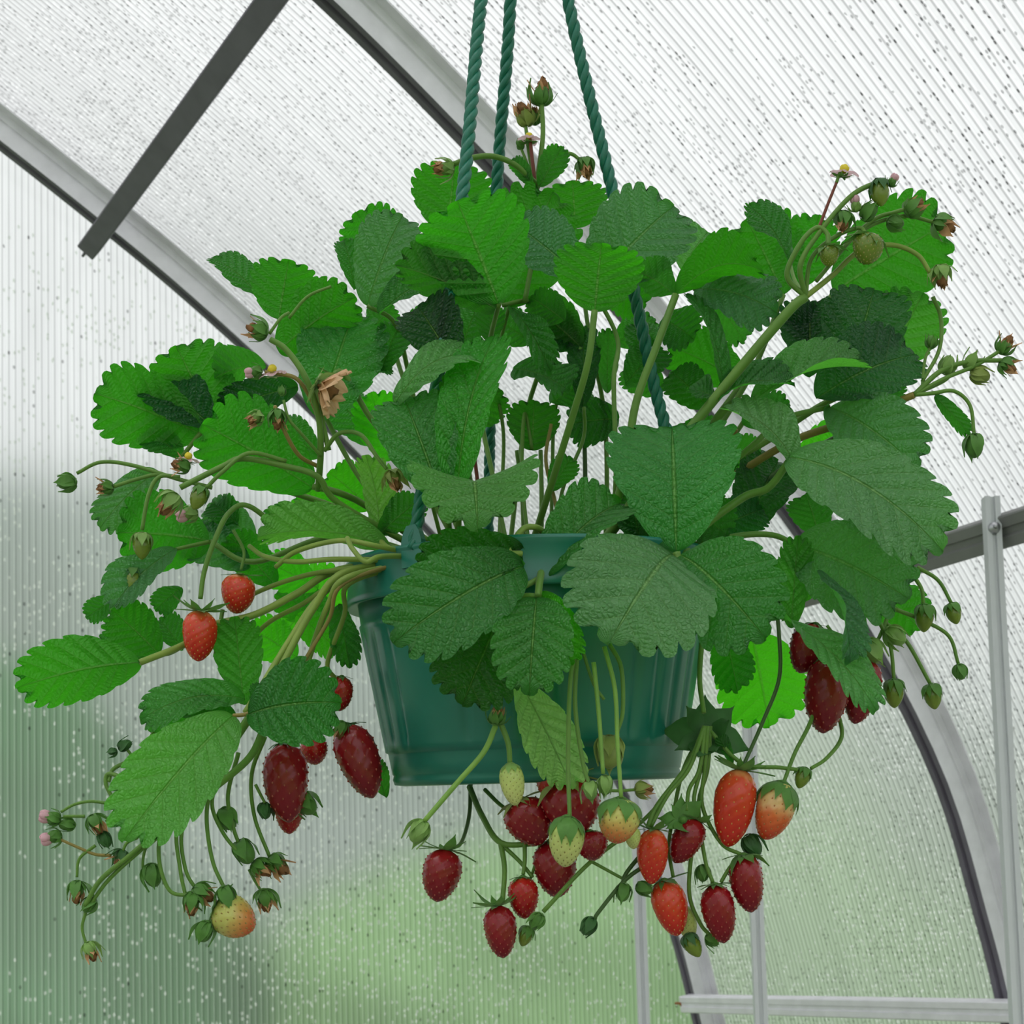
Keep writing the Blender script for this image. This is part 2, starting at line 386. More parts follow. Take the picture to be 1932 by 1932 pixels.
def screw(a, q, z, parent, matl, L=.035):
    mb = MB(); p0 = W3(q, z, a-.005); p1 = W3(q, z, a+L)
    mb.tube([p0, p1], .0032, .0026, 8); mb.tube([W3(q, z, a), W3(q, z, a+.006)], .007, .007, 10)
    return mb.build('screw', matl, parent)
q1, z1 = plane_q(182, 464, END+.0)
pu = purlin('trim_5', q1-.012, z1-.005, END+.005-.0, -1.2, .034, .026, GALV_SHADE, 'dark purlin crossing the upper left corner', math.radians(-36))  # whole purlin coloured with the shade of its underside
q2, z2 = plane_q(1288, 1893, END-.02)
pl = purlin('trim_6', q2, z2, END-.03, -1.2, .030, .034, GALV, 'grey horizontal purlin at the lower right with rusty end screw', math.radians(8))
screw(END-.03, q2-.005, z2, pl, RUST, .028)
q3, z3 = plane_q(1800, 1030, END-STEP)
q3b, z3b = plane_q(1035, 1266, END)
pm = purlin('trim_7', q3b, z3b, END-.02, -1.2, .022, .046, GALV_MID, 'grey flat purlin crossing behind the right edge', math.radians(30))
screw(END+.0, q1-.016, z1-.010, pu, GALV_SHADE, .029)
for o in (pu, pl, pm): pass
purlin('trim_8', 0.63, 1.385, 1.35, 0.64, .03, .03, GALV, 'short purlin that carries the basket hook')

# white upright posts screwed to the inner side of the middle purlin
def proj(p):
    v = p-EYE; d = v.dot(FW); return CX+F_PX*v.dot(RT)/d, CY-F_PX*v.dot(UP)/d
def post(name, x_at, wid, label, over=.045, bolt=True):
    lo, hi = 0.5, END
    q, z = q3b-.020, z3b
    for _ in range(40):
        m_ = (lo+hi)/2
        if proj(W3(q, z, m_))[0] > x_at: lo = m_
        else: hi = m_
    a = lo; top = W3(q, z+over, a); bot = W3(q, -EYE.z, a)
    mb = MB(); w = wid/2; d = .009
    prof = [(-w, -d), (-w*.3, -d), (-w*.2, -d+.004), (w*.2, -d+.004), (w*.3, -d), (w, -d), (w, d), (-w, d)]
    ex = (QX*.85-AX*.5).normalized(); ey = (AX*.85+QX*.5).normalized()
    mb.sweep([bot, bot.lerp(top, .5), top], lambda i: ex, lambda i: ey, prof)
    o = mb.build(name, WHITE_PVC, smooth=False); tag(o, label, kind='structure')
    if bolt:
        b = MB(); c = top - ZU*(over+.0)-ey*.011
        b.tube([c+ey*.004, c-ey*.004], .009, .007, 16); b.tube([c-ey*.004, c-ey*.009], .0035, .0025, 8)
        b.build('bolt', ZINC, o)
    return o
post('trim_9', 1872, .021, 'white upright post at the right edge bolted to the middle purlin')
post('trim_10', 1404, .021, 'white upright post between the right hand berries and the lower purlin')
post('trim_11', 1190, .021, 'white upright post hidden behind the pot and crossing the far arch', bolt=False)

# ------------------------------------------------------------------ outside the greenhouse
GRASS = simple('lawn', (.15, .27, .07), .95, noise=.4, scale=2.5)
HEDGE = simple('hedge_foliage', (.045, .16, .05), .9, noise=.6, scale=3)
HEDGE2 = simple('bush_foliage', (.17, .33, .11), .9, noise=.5, scale=3)
FAR = simple('misty_tree_foliage', (.26, .30, .28), .95, noise=.25, scale=1.5)  # distance haze put into the grey foliage colour
lg = [Vector((-30, -10, -.06)), Vector((30, -10, -.06)), Vector((30, 45, -.06)), Vector((-30, 45, -.06))]
tag(obj('lawn', lg, [(0, 1, 2, 3)], GRASS, smooth=False), 'green lawn outside behind the gable wall', 'lawn', kind='structure')
def blob(name, c, r, matl, label, cat, seed):
    rs = np.random.RandomState(seed); nu, nv = 40, 24; V = []; Fc = []
    ph = rs.rand(8)*6.28; fr = rs.randint(2, 8, size=(8, 2))
    for i in range(nv+1):
        th = math.pi*.5*i/nv
        for j in range(nu):
            p = 2*math.pi*j/nu; d = 1+.06*sum(math.sin(fr[k][0]*p+fr[k][1]*th*2+ph[k]) for k in range(8))/2+.05*rs.rand()
            V.append(Vector((c[0]+r[0]*d*math.cos(p)*math.cos(th), c[1]+r[1]*d*math.sin(p)*math.cos(th), -.06+r[2]*d*math.sin(th))))
    for i in range(nv):
        for j in range(nu): a = i*nu+j; b = i*nu+(j+1) % nu; Fc.append((a, b, b+nu, a+nu))
    o = obj(name, V, Fc, matl); tag(o, label, cat); return o
blob('hedge', (-2.45, 6.2, 0), (1.4, .8, 2.1), HEDGE, 'dark green shrub blurred behind the lower left of the gable', 'bush', 1)
blob('bush', (-0.2, 9.2, 0), (2.2, 0.9, 1.6), HEDGE2, 'mid green shrub blurred behind the gable below the basket', 'bush', 2)
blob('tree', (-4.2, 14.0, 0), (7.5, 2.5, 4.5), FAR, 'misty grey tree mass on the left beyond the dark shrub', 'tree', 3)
blob('bush', (4.6, 8.0, 0), (2.3, 1.2, 1.7), HEDGE2, 'pale green shrub blurred behind the lower right side', 'bush', 4)


# ------------------------------------------------------------------ hanging basket
POTC = P(1001, 1060, 0)
bx0, by0 = POTC.x, POTC.y
Z_RIM = P(1001, 1062, 0).z; Z_LIP = P(1001, 1146, 0).z; Z_BOT = P(1001, 1476, 0).z
R_RIM, R_WALL, R_BOT = 345*PX, 327*PX, 268*PX
basket = empty('hanging_basket', (bx0, by0, Z_BOT))
tag(basket, 'teal plastic hanging basket on three green twisted ropes', 'hanging planter')
PT = math.radians(6.0); PZ = P(1001, 1062, 0).z
def tilt(v):
    dy, dz = v.y-by0, v.z-PZ
    return Vector((v.x, by0+dy*math.cos(PT)-dz*math.sin(PT), PZ+dy*math.sin(PT)+dz*math.cos(PT)))
def lathe(prof, n=144, flute=None):
    V, Fc = [], []
    for i, (r, z) in enumerate(prof):
        for k in range(n):
            a = 2*math.pi*k/n; rr = r
            if flute: rr = r - flute(a, z)
            V.append(tilt(Vector((bx0+rr*math.cos(a), by0+rr*math.sin(a), z))))
    for i in range(len(prof)-1):
        for k in range(n):
            a = i*n+k; b = i*n+(k+1) % n; Fc.append((a, b, b+n, a+n))
    return V, Fc
def flute(a, z):
    t = (z-Z_BOT)/(Z_LIP-Z_BOT)
    if not .20 < t < .86: return 0
    e = min(1, (t-.20)/.06, (.86-t)/.06)
    w = (a*36/(2*math.pi)) % 1.0
    seg = (a*6/(2*math.pi)) % 1.0
    return .0022*e*math.exp(-((w-.5)/.13)**2)*(1 if seg < .72 else 0)
def zt(t): return Z_BOT+(Z_LIP-Z_BOT)*t
def rt(t): return R_BOT+(R_WALL-R_BOT)*t
prof = [(0.0, Z_BOT+.004), (R_BOT*.55, Z_BOT+.004), (R_BOT*.60, Z_BOT), (R_BOT*.93, Z_BOT-.001), (R_BOT*1.0, Z_BOT), (R_BOT*1.012, Z_BOT+.004), (R_BOT*1.005, Z_BOT+.007)]
for t in [.06, .12, .17, .178]: prof.append((rt(t), zt(t)))
for i in range(19): t = .186+(.90-.186)*i/18; prof.append((rt(t)+.0018, zt(t)))
prof += [(rt(.905)+.0005, zt(.905)), (rt(1.0), Z_LIP+.004)]
V, Fc = lathe(prof, 288, flute)
wall = obj('pot_wall', V, Fc, POT); put(wall, basket)
rp = [(R_WALL-.002, Z_LIP+.003), (R_RIM+.001, Z_LIP), (R_RIM+.0022, Z_LIP+.0012), (R_RIM+.0008, Z_LIP+.006), (R_RIM-.001, Z_RIM-.006), (R_RIM+.0018, Z_RIM-.0025), (R_RIM+.001, Z_RIM), (R_RIM-.004, Z_RIM), (R_RIM-.006, Z_RIM-.004), (R_WALL-.006, Z_LIP), (R_BOT-.004, Z_BOT+.008)]
V, Fc = lathe(rp); rim = obj('pot_rim', V, Fc, POT); put(rim, basket)
# soil
sp_ = [(0, Z_RIM-.004), (R_WALL*.5, Z_RIM-.006), (R_WALL*.9, Z_RIM-.014), (R_WALL-.0095, Z_RIM-.022), (R_WALL*.8, Z_RIM-.05), (0, Z_RIM-.055)]
V, Fc = lathe(sp_, 72)
for v in V: v.z += random.uniform(-.002, .002)
soil = obj('potting_soil', V, Fc, SOIL); tag(soil, 'dark potting soil filling the teal hanging basket', 'soil', kind='stuff')
# ropes: three strands twisted together
HOOK = P(972, -560, -10)
def rope(ang, px_list, label):
    end = Vector((bx0+(R_RIM-.002)*math.cos(ang), by0+(R_RIM-.002)*math.sin(ang), Z_RIM-.004)); end = tilt(end)
    path = catmull([HOOK]+[P(*p) for p in px_list]+[end], 60)
    L = 0; mb = MB(); S = [[], [], []]; prev = path[0]; u = None
    for i, p in enumerate(path):
        t = (path[min(i+1, len(path)-1)]-path[max(i-1, 0)]).normalized()
        u = (t.cross(Vector((0, 1, 0)))).normalized(); w = t.cross(u); L += (p-prev).length; prev = p
        for k in range(3):
            a = L/.030*2*math.pi/1.0+k*2*math.pi/3
            S[k].append(p+u*(.0024*math.cos(a))+w*(.0024*math.sin(a)))
    for k in range(3): mb.tube(S[k], .0027, .0027, 8)
    o = mb.build('rope', ROPE); put(o, basket); o['label'] = label
    c = MB(); e = end
    rad = Vector((math.cos(ang), math.sin(ang), 0)); tan = Vector((-math.sin(ang), math.cos(ang), 0))
    c.sweep([e+Vector((0, 0, -.012)), e+Vector((0, 0, .006)), e+Vector((0, 0, .012)), e+Vector((0, 0, .017))], lambda i: tan*(1, 1, .8, .45)[i], lambda i: rad, [(-.009, -.0025), (.009, -.0025), (.009, .0025), (-.009, .0025)])
    cl = c.build('rope_clip', POT, smooth=False); put(cl, basket)
rope(math.radians(233), [(908, 0, -38), (870, 390, -68)], 'rope at the front left')
rope(math.radians(105), [(963, 0, 20), (935, 410, 60)], 'rope at the back')
rope(math.radians(-10+0), [(1072, 0, 0), (1158, 370, 10), (1205, 590, 15), (1254, 800, 18)], 'rope at the right')
# hook and wire to the short purlin above
mb = MB()
hk = [HOOK+Vector((0, 0, -.012)), HOOK+Vector((.012, 0, -.004)), HOOK+Vector((.012, 0, .012)), HOOK+Vector((0, 0, .024))]
topq = W3(.63, 1.372, .9*0+((HOOK-EYE).dot(AX)))
hk += [Vector((HOOK.x, HOOK.y, HOOK.z+.06)), HOOK.lerp(topq, .5)+Vector((0, 0, .0)), topq]
mb.tube(catmull(hk, 8), .002, .002, 8)
hook = mb.build('hanger_hook', ZINC); put(hook, basket)

# ------------------------------------------------------------------ the strawberry plant
plant = empty('strawberry_plant', (bx0, by0, Z_RIM-.006))
tag(plant, 'bushy strawberry plant with ripe red berries spilling over the teal basket', 'plant')

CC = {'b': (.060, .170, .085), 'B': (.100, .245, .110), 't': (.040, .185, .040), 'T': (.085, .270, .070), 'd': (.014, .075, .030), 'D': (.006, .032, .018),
      'g': (.022, .165, .010), 'G': (.032, .235, .010), 'l': (.060, .40, .012), 'p': (.15, .32, .08), 's': (.014, .085, .012), 'q': (.46, .70, .26), 'v': (.035, .27, .025), 'w': (.050, .245, .055), 'm': (.045, .19, .03)}  # light put into leaf colour: 'l' and 'q' lit, 's' shaded
def leaflet(bx, by, tx, ty, w, z0, z1, side, col, roll=0, fold=.12, bend=.06, curl=0.0, seed=0, teeth=8, collect=None):
    z1 += (by-ty)*.40*.40*side; cosx = (tx-bx)/math.hypot(tx-bx, ty-by)
    roll = math.copysign(1, cosx)*side*(abs(roll)*.9+16*abs(cosx)); bend *= 1.5
    A = P(bx, by, z0); B = P(tx, ty, z1); L = (B-A).length; X = (B-A)/L
    rsb = random.Random(seed+99); fold += rsb.uniform(-.05, .10); curl += rsb.uniform(-.25, .35)
    mid = (A+B)/2; tocam = (EYE-mid).normalized(); N0 = (tocam-X*X.dot(tocam)).normalized()
    S0 = N0.cross(X); r = math.radians(roll)
    Nn = (N0*math.cos(r)+S0*math.sin(r))*side; S = Nn.cross(X)
    mpp = (mid-EYE).dot(FW)/F_PX
    hw = w*mpp*1.09/2/max(.25, abs(math.cos(r)))
    rs = random.Random(seed*13+int(bx)*7+int(by)); k1, k2, k3 = rs.uniform(0, 6), rs.uniform(0, 6), rs.uniform(.7, 1.3)
    rows = teeth*7+8; nu = 9; V = []; uv = []; Fc = []
    wav = rs.uniform(.5, 1.1)
    for i in range(rows+1):
        s = i/rows; ph = math.pi*s
        mx = s**1.62
        ex = .5-.5*math.cos(ph)+.10*math.sin(ph)**2; ey = (math.sin(math.pi*s**1.16))**.74*(.80+.20*min(1, s/.4)) if 0 < s < 1 else 0.0
        tt = (s-.20)/.80*(teeth-.5)
        if s > .20:
            p_ = tt-math.floor(tt); sh = abs(2*p_-1)**4.2; am = .135*min(1, (s-.18)/.1)
        else: p_ = .5; sh = 0; am = 0
        uu = tt if s > .20 else .02+s*.2
        for j in range(-nu, nu+1):
            u = abs(j)/nu; sg = 1 if j > 0 else -1
            f = u**5
            x = mx+(ex-mx)*(u**1.0)
            y = ey*u
            # teeth on the outer ring: point forward
            cut = am*sh*f
            x = x*(1-cut*.5)+cut*.0; x -= cut*.12*(1 if s > .8 else .2); y *= (1-cut)
            if s > .9: x -= am*.6*sh*f
            yy = y*hw*sg
            xx = x*L
            pleat = math.cos(2*math.pi*(uu-.5))*(-1)*min(1, u*3)*(1-.3*u) if s > .05 else 0
            z = fold*abs(yy) + bend*4*x*(1-x)*L + .0006*pleat*min(1, hw/.02)
            z += curl*(y**2)*hw*.9 + wav*.0030*math.sin(k1+5*x*k3+sg*2.1)*u + wav*.0022*math.sin(k2+9*x+sg)*u*u
            if u == 0: z -= .0006
            V.append(A+X*xx+S*yy+Nn*z); uv.append((uu, u*1.0))
    c = 2*nu+1
    for i in range(rows):
        for j in range(2*nu): a = i*c+j; Fc.append((a, a+1, a+c+1, a+c) if side else ())
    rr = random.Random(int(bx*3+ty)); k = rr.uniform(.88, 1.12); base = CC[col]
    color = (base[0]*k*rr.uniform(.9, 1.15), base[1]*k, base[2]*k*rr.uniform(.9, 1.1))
    # face order gives normals along +Nn
    e1 = V[c*8+nu+1]-V[c*8+nu]; e2 = V[c*9+nu]-V[c*8+nu]
    if e1.cross(e2).dot(Nn) < 0: Fc = [f[::-1] for f in Fc]
    if collect is not None:
        b_ = len(collect[0]); collect[0].extend(V); collect[1].extend(tuple(i+b_ for i in f) for f in Fc); collect[2].extend(uv); return
    o = obj('leaflet', V, Fc, LEAF, uv=uv, color=color); put(o, plant); return o

SC = {'g': (.12, .27, .035), 'y': (.24, .36, .06), 'd': (.045, .12, .02), 'r': (.20, .035, .02), 'o': (.28, .22, .05), 'l': (.20, .40, .06)}
def stalk(name, r, col, *pts, r1=None):
    path = catmull([P(*p) for p in pts], 8)
    rm = r*PX
    V, Fc = tube_data(path, rm, (r if r1 is None else r1)*PX, 8)
    o = obj(name, V, Fc, STEM, color=SC[col]); put(o, plant); return o

def frame(axis):
    a = Vector((0, 1, 0)) if abs(axis.y) < .9 else Vector((1, 0, 0))
    u = axis.cross(a).normalized(); return u, axis.cross(u)

def calyx_mesh(org, axis, rad, L, a_end, n=10, wS=.36, seed=0, rho0=.25, two=True, jit=.25, a_start=95):
    rs = random.Random(seed); u, v = frame(axis); mb = MB()
    for k in range(n):
        th = 2*math.pi*k/n+rs.uniform(-.12, .12); rd = u*math.cos(th)+v*math.sin(th); tg = axis.cross(rd)
        l = L*(1 if k % 2 == 0 or not two else .8)*rs.uniform(.85, 1.15); wid = l*wS*(1 if k % 2 == 0 else .75)
        ae = math.radians(a_end+rs.uniform(-30, 30)*jit*2); as_ = math.radians(a_start)
        p = org+rd*rad*rho0+axis*(.0002+.0002*(k % 2)); rows = 8; V = []; prevp = p
        tw = rs.uniform(-.5, .5)
        for i in range(rows+1):
            s = i/rows; al = as_+(ae-as_)*min(1, s*1.5)**.8
            d = rd*math.sin(al)+axis*math.cos(al)
            nr = rd*math.cos(al)-axis*math.sin(al)
            if i: p = p+d*(l/rows)
            ww = wid*.5*(math.sin(math.pi*min(1, .22+s*.78))**.8)*(1 if s < .55 else (1-(s-.55)/.45)**.75)+.00008
            tg2 = tg*math.cos(tw*s)+nr*math.sin(tw*s)
            for q in (-1, 0, 1): V.append(p+tg2*(ww*q)-nr*(0 if q else wid*.10))
        Fc = []
        for i in range(rows):
            for q in range(2): a = i*3+q; Fc.append((a, a+1, a+4, a+3))
        mb.add(V, Fc)
    # little cap where the stalk joins
    cap = [org-axis*rad*.10+(u*math.cos(t)+v*math.sin(t))*rad*.10 for t in [i*math.pi/5 for i in range(10)]]
    cap2 = [org+axis*rad*.05+(u*math.cos(t)+v*math.sin(t))*rad*(rho0+.14) for t in [i*math.pi/5 for i in range(10)]]
    mb.add(cap+cap2, [(i, (i+1) % 10, 10+(i+1) % 10, 10+i) for i in range(10)]+[tuple(range(10))[::-1], tuple(range(10, 20))])
    return mb
SEPAL = {}
def sepal_mat(c):
    if c not in SEPAL:
        m, nt, out = mat('sepal_'+c); col = {'g': (.10, .27, .04), 'd': (.04, .15, .03), 'l': (.24, .42, .10), 'y': (.28, .36, .08)}[c]
        tc = N(nt, 'TexCoord'); nz = N(nt, 'TexNoise'); nz.inputs['Scale'].default_value = 120; nt.links.new(tc.outputs['Object'], nz.inputs['Vector'])
        cc = MIX(nt, nz.outputs['Fac'], tuple(x*.7 for x in col), tuple(x*1.3 for x in col))
        b = N(nt, 'BsdfPrincipled'); nt.links.new(cc, b.inputs['Base Color']); b.inputs['Roughness'].default_value = .55; b.inputs['Sheen Weight'].default_value = .2
        t = N(nt, 'BsdfTranslucent'); nt.links.new(cc, t.inputs[0]); mx = N(nt, 'MixShader'); mx.inputs[0].default_value = .35
        nt.links.new(b.outputs[0], mx.inputs[1]); nt.links.new(t.outputs[0], mx.inputs[2]); nt.links.new(mx.outputs[0], out.inputs[0]); SEPAL[c] = m
    return SEPAL[c]

BERRY_LABEL = {'D': 'dark red ripe strawberry', 'R': 'bright red strawberry', 'O': 'orange red strawberry', 'H': 'strawberry pale at the top and orange red at the tip', 'P': 'pale green unripe strawberry', 'Y': 'blushing half ripe strawberry', 'G': 'small green strawberry'}
def berry(x0, y0, x1, y1, w, z, kind, cal='hug', cl=.5, cc='g', tz=0, shape=1.0, seeds=110, bend=0.0, name='strawberry'):
    """x0,y0 shoulder; x1,y1 tip; w width in photo pixels"""
    A = P(x0, y0, z); B = P(x1, y1, z+tz); L = (B-A).length; ax = (B-A)/L; u, v = frame(ax)
    R = w*PX*(1+z/1200)/2; rs = np.random.RandomState(int(x0+y0))
    n, m = 44, 48
    def radius(t):   # t 0 shoulder .. 1 tip
        return ((1-(1-min(1, t/.36))**2.1)**.5)*(1 if t < .36 else (max(0, 1-((t-.36)/.64)**(2.1*shape)))**(.62)) if 0 < t < 1 else 0.0
    lump = rs.rand(4)*6.28
    T = np.array([1-math.cos(math.pi*.5*min(1, i/m*1.25)) if i/m < .8 else 1 for i in range(m+1)])
    T = np.array([.5-.5*math.cos(math.pi*i/m) for i in range(m+1)])
    ga = math.pi*(3-5**.5); sd = []
    for k in range(seeds):
        t = .07+.90*(k+.5)/seeds; t = t**.92; sd.append((t, k*ga))
    def surf(t, th):
        r = radius(t)*R*(1+.05*math.sin(2*th+lump[0])+.035*math.sin(3*th+lump[1]+4*t))
        off = u*(bend*R*math.sin(math.pi*t))
        return A+ax*(t*L)+off+(u*math.cos(th)+v*math.sin(th))*r
    SP = np.array([tuple(surf(t, th)) for t, th in sd])
    V = []; at = []
    for i in range(m+1):
        for k in range(n):
            th = 2*math.pi*k/n; V.append(surf(T[i], th)); at.append(T[i])
    VA = np.array([tuple(p) for p in V]); cen = np.array([tuple(A+ax*(t_*L)) for t_ in T for _ in range(n)])
    nr = VA-cen; ln = np.linalg.norm(nr, axis=1, keepdims=True); nr = nr/np.maximum(ln, 1e-6)
    d = np.sqrt(((VA[:, None, :]-SP[None, :, :])**2).sum(2)).min(1)
    ssz = R*.16
    disp = (1-np.exp(-(d/ssz)**2))*R*.055
    if kind in 'DR': disp = -disp*.9+R*.02
    VA = VA+nr*disp[:, None]*np.minimum(1, ln/(R*.3))
    Fc = []
    for i in range(m):
        for k in range(n): a = i*n+k; b = i*n+(k+1) % n; Fc.append((a, b, b+n, a+n))
    mi = [0]*len(Fc); Vl = [tuple(p) for p in VA]; al = list(at)
    # achenes
    for t, th in sd:
        p = surf(t, th); c_ = A+ax*(t*L); nn = (p-c_).normalized(); tg = ax.cross(nn).normalized(); lo = nn.cross(tg)
        sz = R*.065 if kind in 'DRO' else R*.075
        if kind in 'DR': p = p+nn*R*.015
        base = len(Vl)
        ring = [(math.cos(a), math.sin(a)) for a in [i*math.pi/3 for i in range(6)]]
        for (ca, sa) in ring: Vl.append(tuple(p+tg*(sz*.62*ca)+lo*(sz*sa)-nn*sz*.2)); al.append(t)
        for (ca, sa) in ring: Vl.append(tuple(p+tg*(sz*.4*ca)+lo*(sz*.65*sa)+nn*sz*.40)); al.append(t)
        Vl.append(tuple(p+nn*sz*.62)); al.append(t)
        for i in range(6):
            j = (i+1) % 6; Fc.append((base+i, base+j, base+6+j, base+6+i)); Fc.append((base+6+i, base+6+j, base+12)); mi += [1, 1]
    o = obj(name, Vl, Fc, list(BM[kind]), mi=mi, attr=al); put(o, plant); o['label'] = BERRY_LABEL[kind]
    # calyx
    ae, n_, l_ = {'hug': (12, 10, 1.0), 'open': (60, 10, .9), 'flare': (105, 10, .95), 'up': (135, 10, .9)}[cal]
    cm = calyx_mesh(A-ax*R*.02, ax, R, R*2*cl*1.15, ae, n_, seed=int(x0*3+y1), rho0=.2, wS=.42, jit=.35 if cal == 'hug' else .6, a_start=85 if cal == 'hug' else 95)
    if cal == 'hug':
        # lift the sepals just outside the flesh
        for p in cm.v:
            rel = p-A; t = rel.dot(ax)/L; ra = rel-ax*(rel.dot(ax)); rr = ra.length
            if 0.0 < t < .8 and rr > 1e-6:
                want = radius(max(t, .02))*R*1.10+R*.05
                if rr < want or t > .1: p += ra.normalized()*(want-rr)
    c = cm.build('calyx', sepal_mat(cc)); put(c, plant); c.parent = o; c.matrix_parent_inverse = Matrix()
    return o

def head(x, y, ang, size, kind, z, cc='g', seed=0):
    """small head on a stalk: x,y its middle, ang its pointing direction in the photo (0 right, 90 up), size px"""
    rs = random.Random(seed+int(x*7+y)); a = math.radians(ang); s = size*PX*(1+z/1200)
    ax = (RT*math.cos(a)+UP*math.sin(a)+FW*rs.uniform(-.45, .15)).normalized()
    if kind == 'rosette': ax = (-FW*.85+UP*rs.uniform(.1, .4)+RT*rs.uniform(-.3, .3)).normalized()
    C = P(x, y, z); org = C-ax*s*.42; u, v = frame(ax); mb = MB()
    def ell(c, ra, rl, n=14, m=8, mi=0, rough=0.0):
        V = []; Fc = []
        for i in range(m+1):
            ph = math.pi*i/m
            for k in range(n):
                th = 2*math.pi*k/n; q = 1+rs.uniform(-rough, rough)
                V.append(c+(u*math.cos(th)+v*math.sin(th))*(ra*math.sin(ph)*q)+ax*(rl*math.cos(ph)*q))
        for i in range(m):
            for k in range(n): a_ = i*n+k; b_ = i*n+(k+1) % n; Fc.append((a_, b_, b_+n, a_+n))
        mb.add(V, Fc, mi)
    if kind == 'bud':
        ell(org+ax*s*.42, s*.30, s*.40); o = mb.build('flower_bud', sepal_mat(cc)); put(o, plant)
        cm = calyx_mesh(org, ax, s*.34, s*.95, -8, 8, wS=.46, seed=int(x), rho0=.35, jit=.25, a_start=80); nm = 'calyx'
    elif kind == 'green':
        mbv = MB(); R = s*.30; o = berry_small(org+ax*s*.06, ax, R, s*.86, 'G' if cc != 'y' else 'P'); put(o, plant); o['label'] = 'small green unripe strawberry'
        cm = calyx_mesh(org, ax, R, s*.62, 8, 9, wS=.44, seed=int(x), rho0=.45, jit=.3, a_start=80)
        for p in cm.v:
            rel = p-org; t = rel.dot(ax); ra = rel-ax*t
            if t > s*.03: p += ra.normalized()*max(0, R*1.12-ra.length)*min(1, t/(s*.2))
    elif kind == 'dry':
        ell(org+ax*s*.30, s*.24, s*.30); ell(org+ax*s*.55, s*.17, s*.22, 12, 7, 1, .35)
        o = mb.build('flower', [sepal_mat(cc), BROWN]); put(o, plant); o['label'] = 'faded flower with dried brown petals'
        cm = calyx_mesh(org, ax, s*.30, s*.78, 5, 9, wS=.42, seed=int(x), rho0=.45, jit=.45, a_start=85)
        pm_ = calyx_mesh(org+ax*s*.25, ax, s*.2, s*.62, 10, 5, wS=.55, seed=int(y), rho0=.6, jit=.7, a_start=40)
        c = pm_.build('dried_petals', PETAL_DRY); put(c, plant); c.parent = o; c.matrix_parent_inverse = Matrix()
    elif kind == 'flower':
        ell(org+ax*s*.30, s*.17, s*.16, 16, 8, 0, .10)
        o = mb.build('flower', [ANTHER]); put(o, plant); o['label'] = 'pale pink open flower with yellow centre'
        cm = calyx_mesh(org, ax, s*.2, s*.42, 80, 10, wS=.4, seed=int(x), rho0=.4, jit=.4)
        for k in range(5):
            th = 2*math.pi*(k+.3)/5+rs.uniform(-.2, .2); rd = u*math.cos(th)+v*math.sin(th); tg = ax.cross(rd); V = []; Fc = []
            for i in range(7):
                q = i/6; d = org+ax*(s*.16-s*.10*q*q+s*.04*rs.uniform(-1, 1)*q)+rd*(s*.12+s*.42*q); ww = s*.21*math.sin(math.pi*min(1, .12+q*.80))**.6
                for e in (-1, -.5, 0, .5, 1): V.append(d+tg*(ww*e)+ax*(s*.05*e*e))
            for i in range(6):
                for e in range(4): b_ = i*5+e; Fc.append((b_, b_+1, b_+6, b_+5))
            pt = obj('petal', V, Fc, PETAL_PINK); put(pt, plant); pt.parent = o; pt.matrix_parent_inverse = Matrix()
    elif kind == 'wilt':
        ell(org+ax*s*.25, s*.16, s*.18, 12, 7, 1, .3); o = mb.build('flower', [sepal_mat(cc), BROWN]); put(o, plant); o['label'] = 'large withered flower with crumpled peach brown petals'
        cm = calyx_mesh(org, ax, s*.22, s*.42, 60, 9, wS=.42, seed=int(x), rho0=.4, jit=.5)
        for k in range(6):
            th = 2*math.pi*k/6+rs.uniform(-.3, .3); rd = (u*math.cos(th)+v*math.sin(th)); rd = (rd*.8-UP*.25).normalized(); tg = ax.cross(rd).normalized(); V = []; Fc = []
            p1, p2, p3 = rs.uniform(0, 6), rs.uniform(0, 6), rs.uniform(4, 8)
            for i in range(13):
                q = i/12; ww = s*.24*math.sin(math.pi*min(1, .12+q*.78))**.6; d = org+ax*s*(.10+.30*q)+rd*s*(.06+.40*q)
                for e in range(13):
                    f = e/6-1; V.append(d+tg*(ww*f)+ax*(s*.06*math.sin(p1+f*p3+q*3)*q)+rd*(s*.05*math.sin(p2+f*p3*1.3)*q))
            for i in range(12):
                for e in range(12): b_ = i*13+e; Fc.append((b_, b_+1, b_+14, b_+13))
            pt = obj('petal', V, Fc, PETAL_PEACH); put(pt, plant); pt.parent = o; pt.matrix_parent_inverse = Matrix()
    elif kind == 'pink':      # half open pink bud
        ell(org+ax*s*.30, s*.26, s*.30); o = mb.build('flower_bud', sepal_mat(cc)); put(o, plant); o['label'] = 'half open bud with pale pink petals'
        cm = calyx_mesh(org, ax, s*.30, s*.60, 15, 9, wS=.45, seed=int(x), rho0=.45, jit=.4, a_start=85)
        mb2 = MB()
        for k in range(4):
            th = k*1.7; rd = u*math.cos(th)+v*math.sin(th); c0 = org+ax*s*.62+rd*s*.13; V = []; Fc = []
            for i in range(7):
                for j in range(8):
                    ph = math.pi*i/6; t_ = 2*math.pi*j/8; V.append(c0+(u*math.cos(t_)+v*math.sin(t_))*s*.15*math.sin(ph)+ax*s*.22*math.cos(ph))
            for i in range(6):
                for j in range(8): b_ = i*8+j; b2 = i*8+(j+1) % 8; Fc.append((b_, b2, b2+8, b_+8))
            mb2.add(V, Fc)
        c = mb2.build('petals', PETAL_PINK); put(c, plant); c.parent = o; c.matrix_parent_inverse = Matrix()
    elif kind == 'rosette':
        ell(org+ax*s*.05, s*.10, s*.12); o = mb.build('leafy_bract', sepal_mat(cc)); put(o, plant)
        cm = calyx_mesh(org, ax, s*.2, s*.60, 72, 9, wS=.68, seed=int(x), rho0=.2, jit=1.0, two=True)
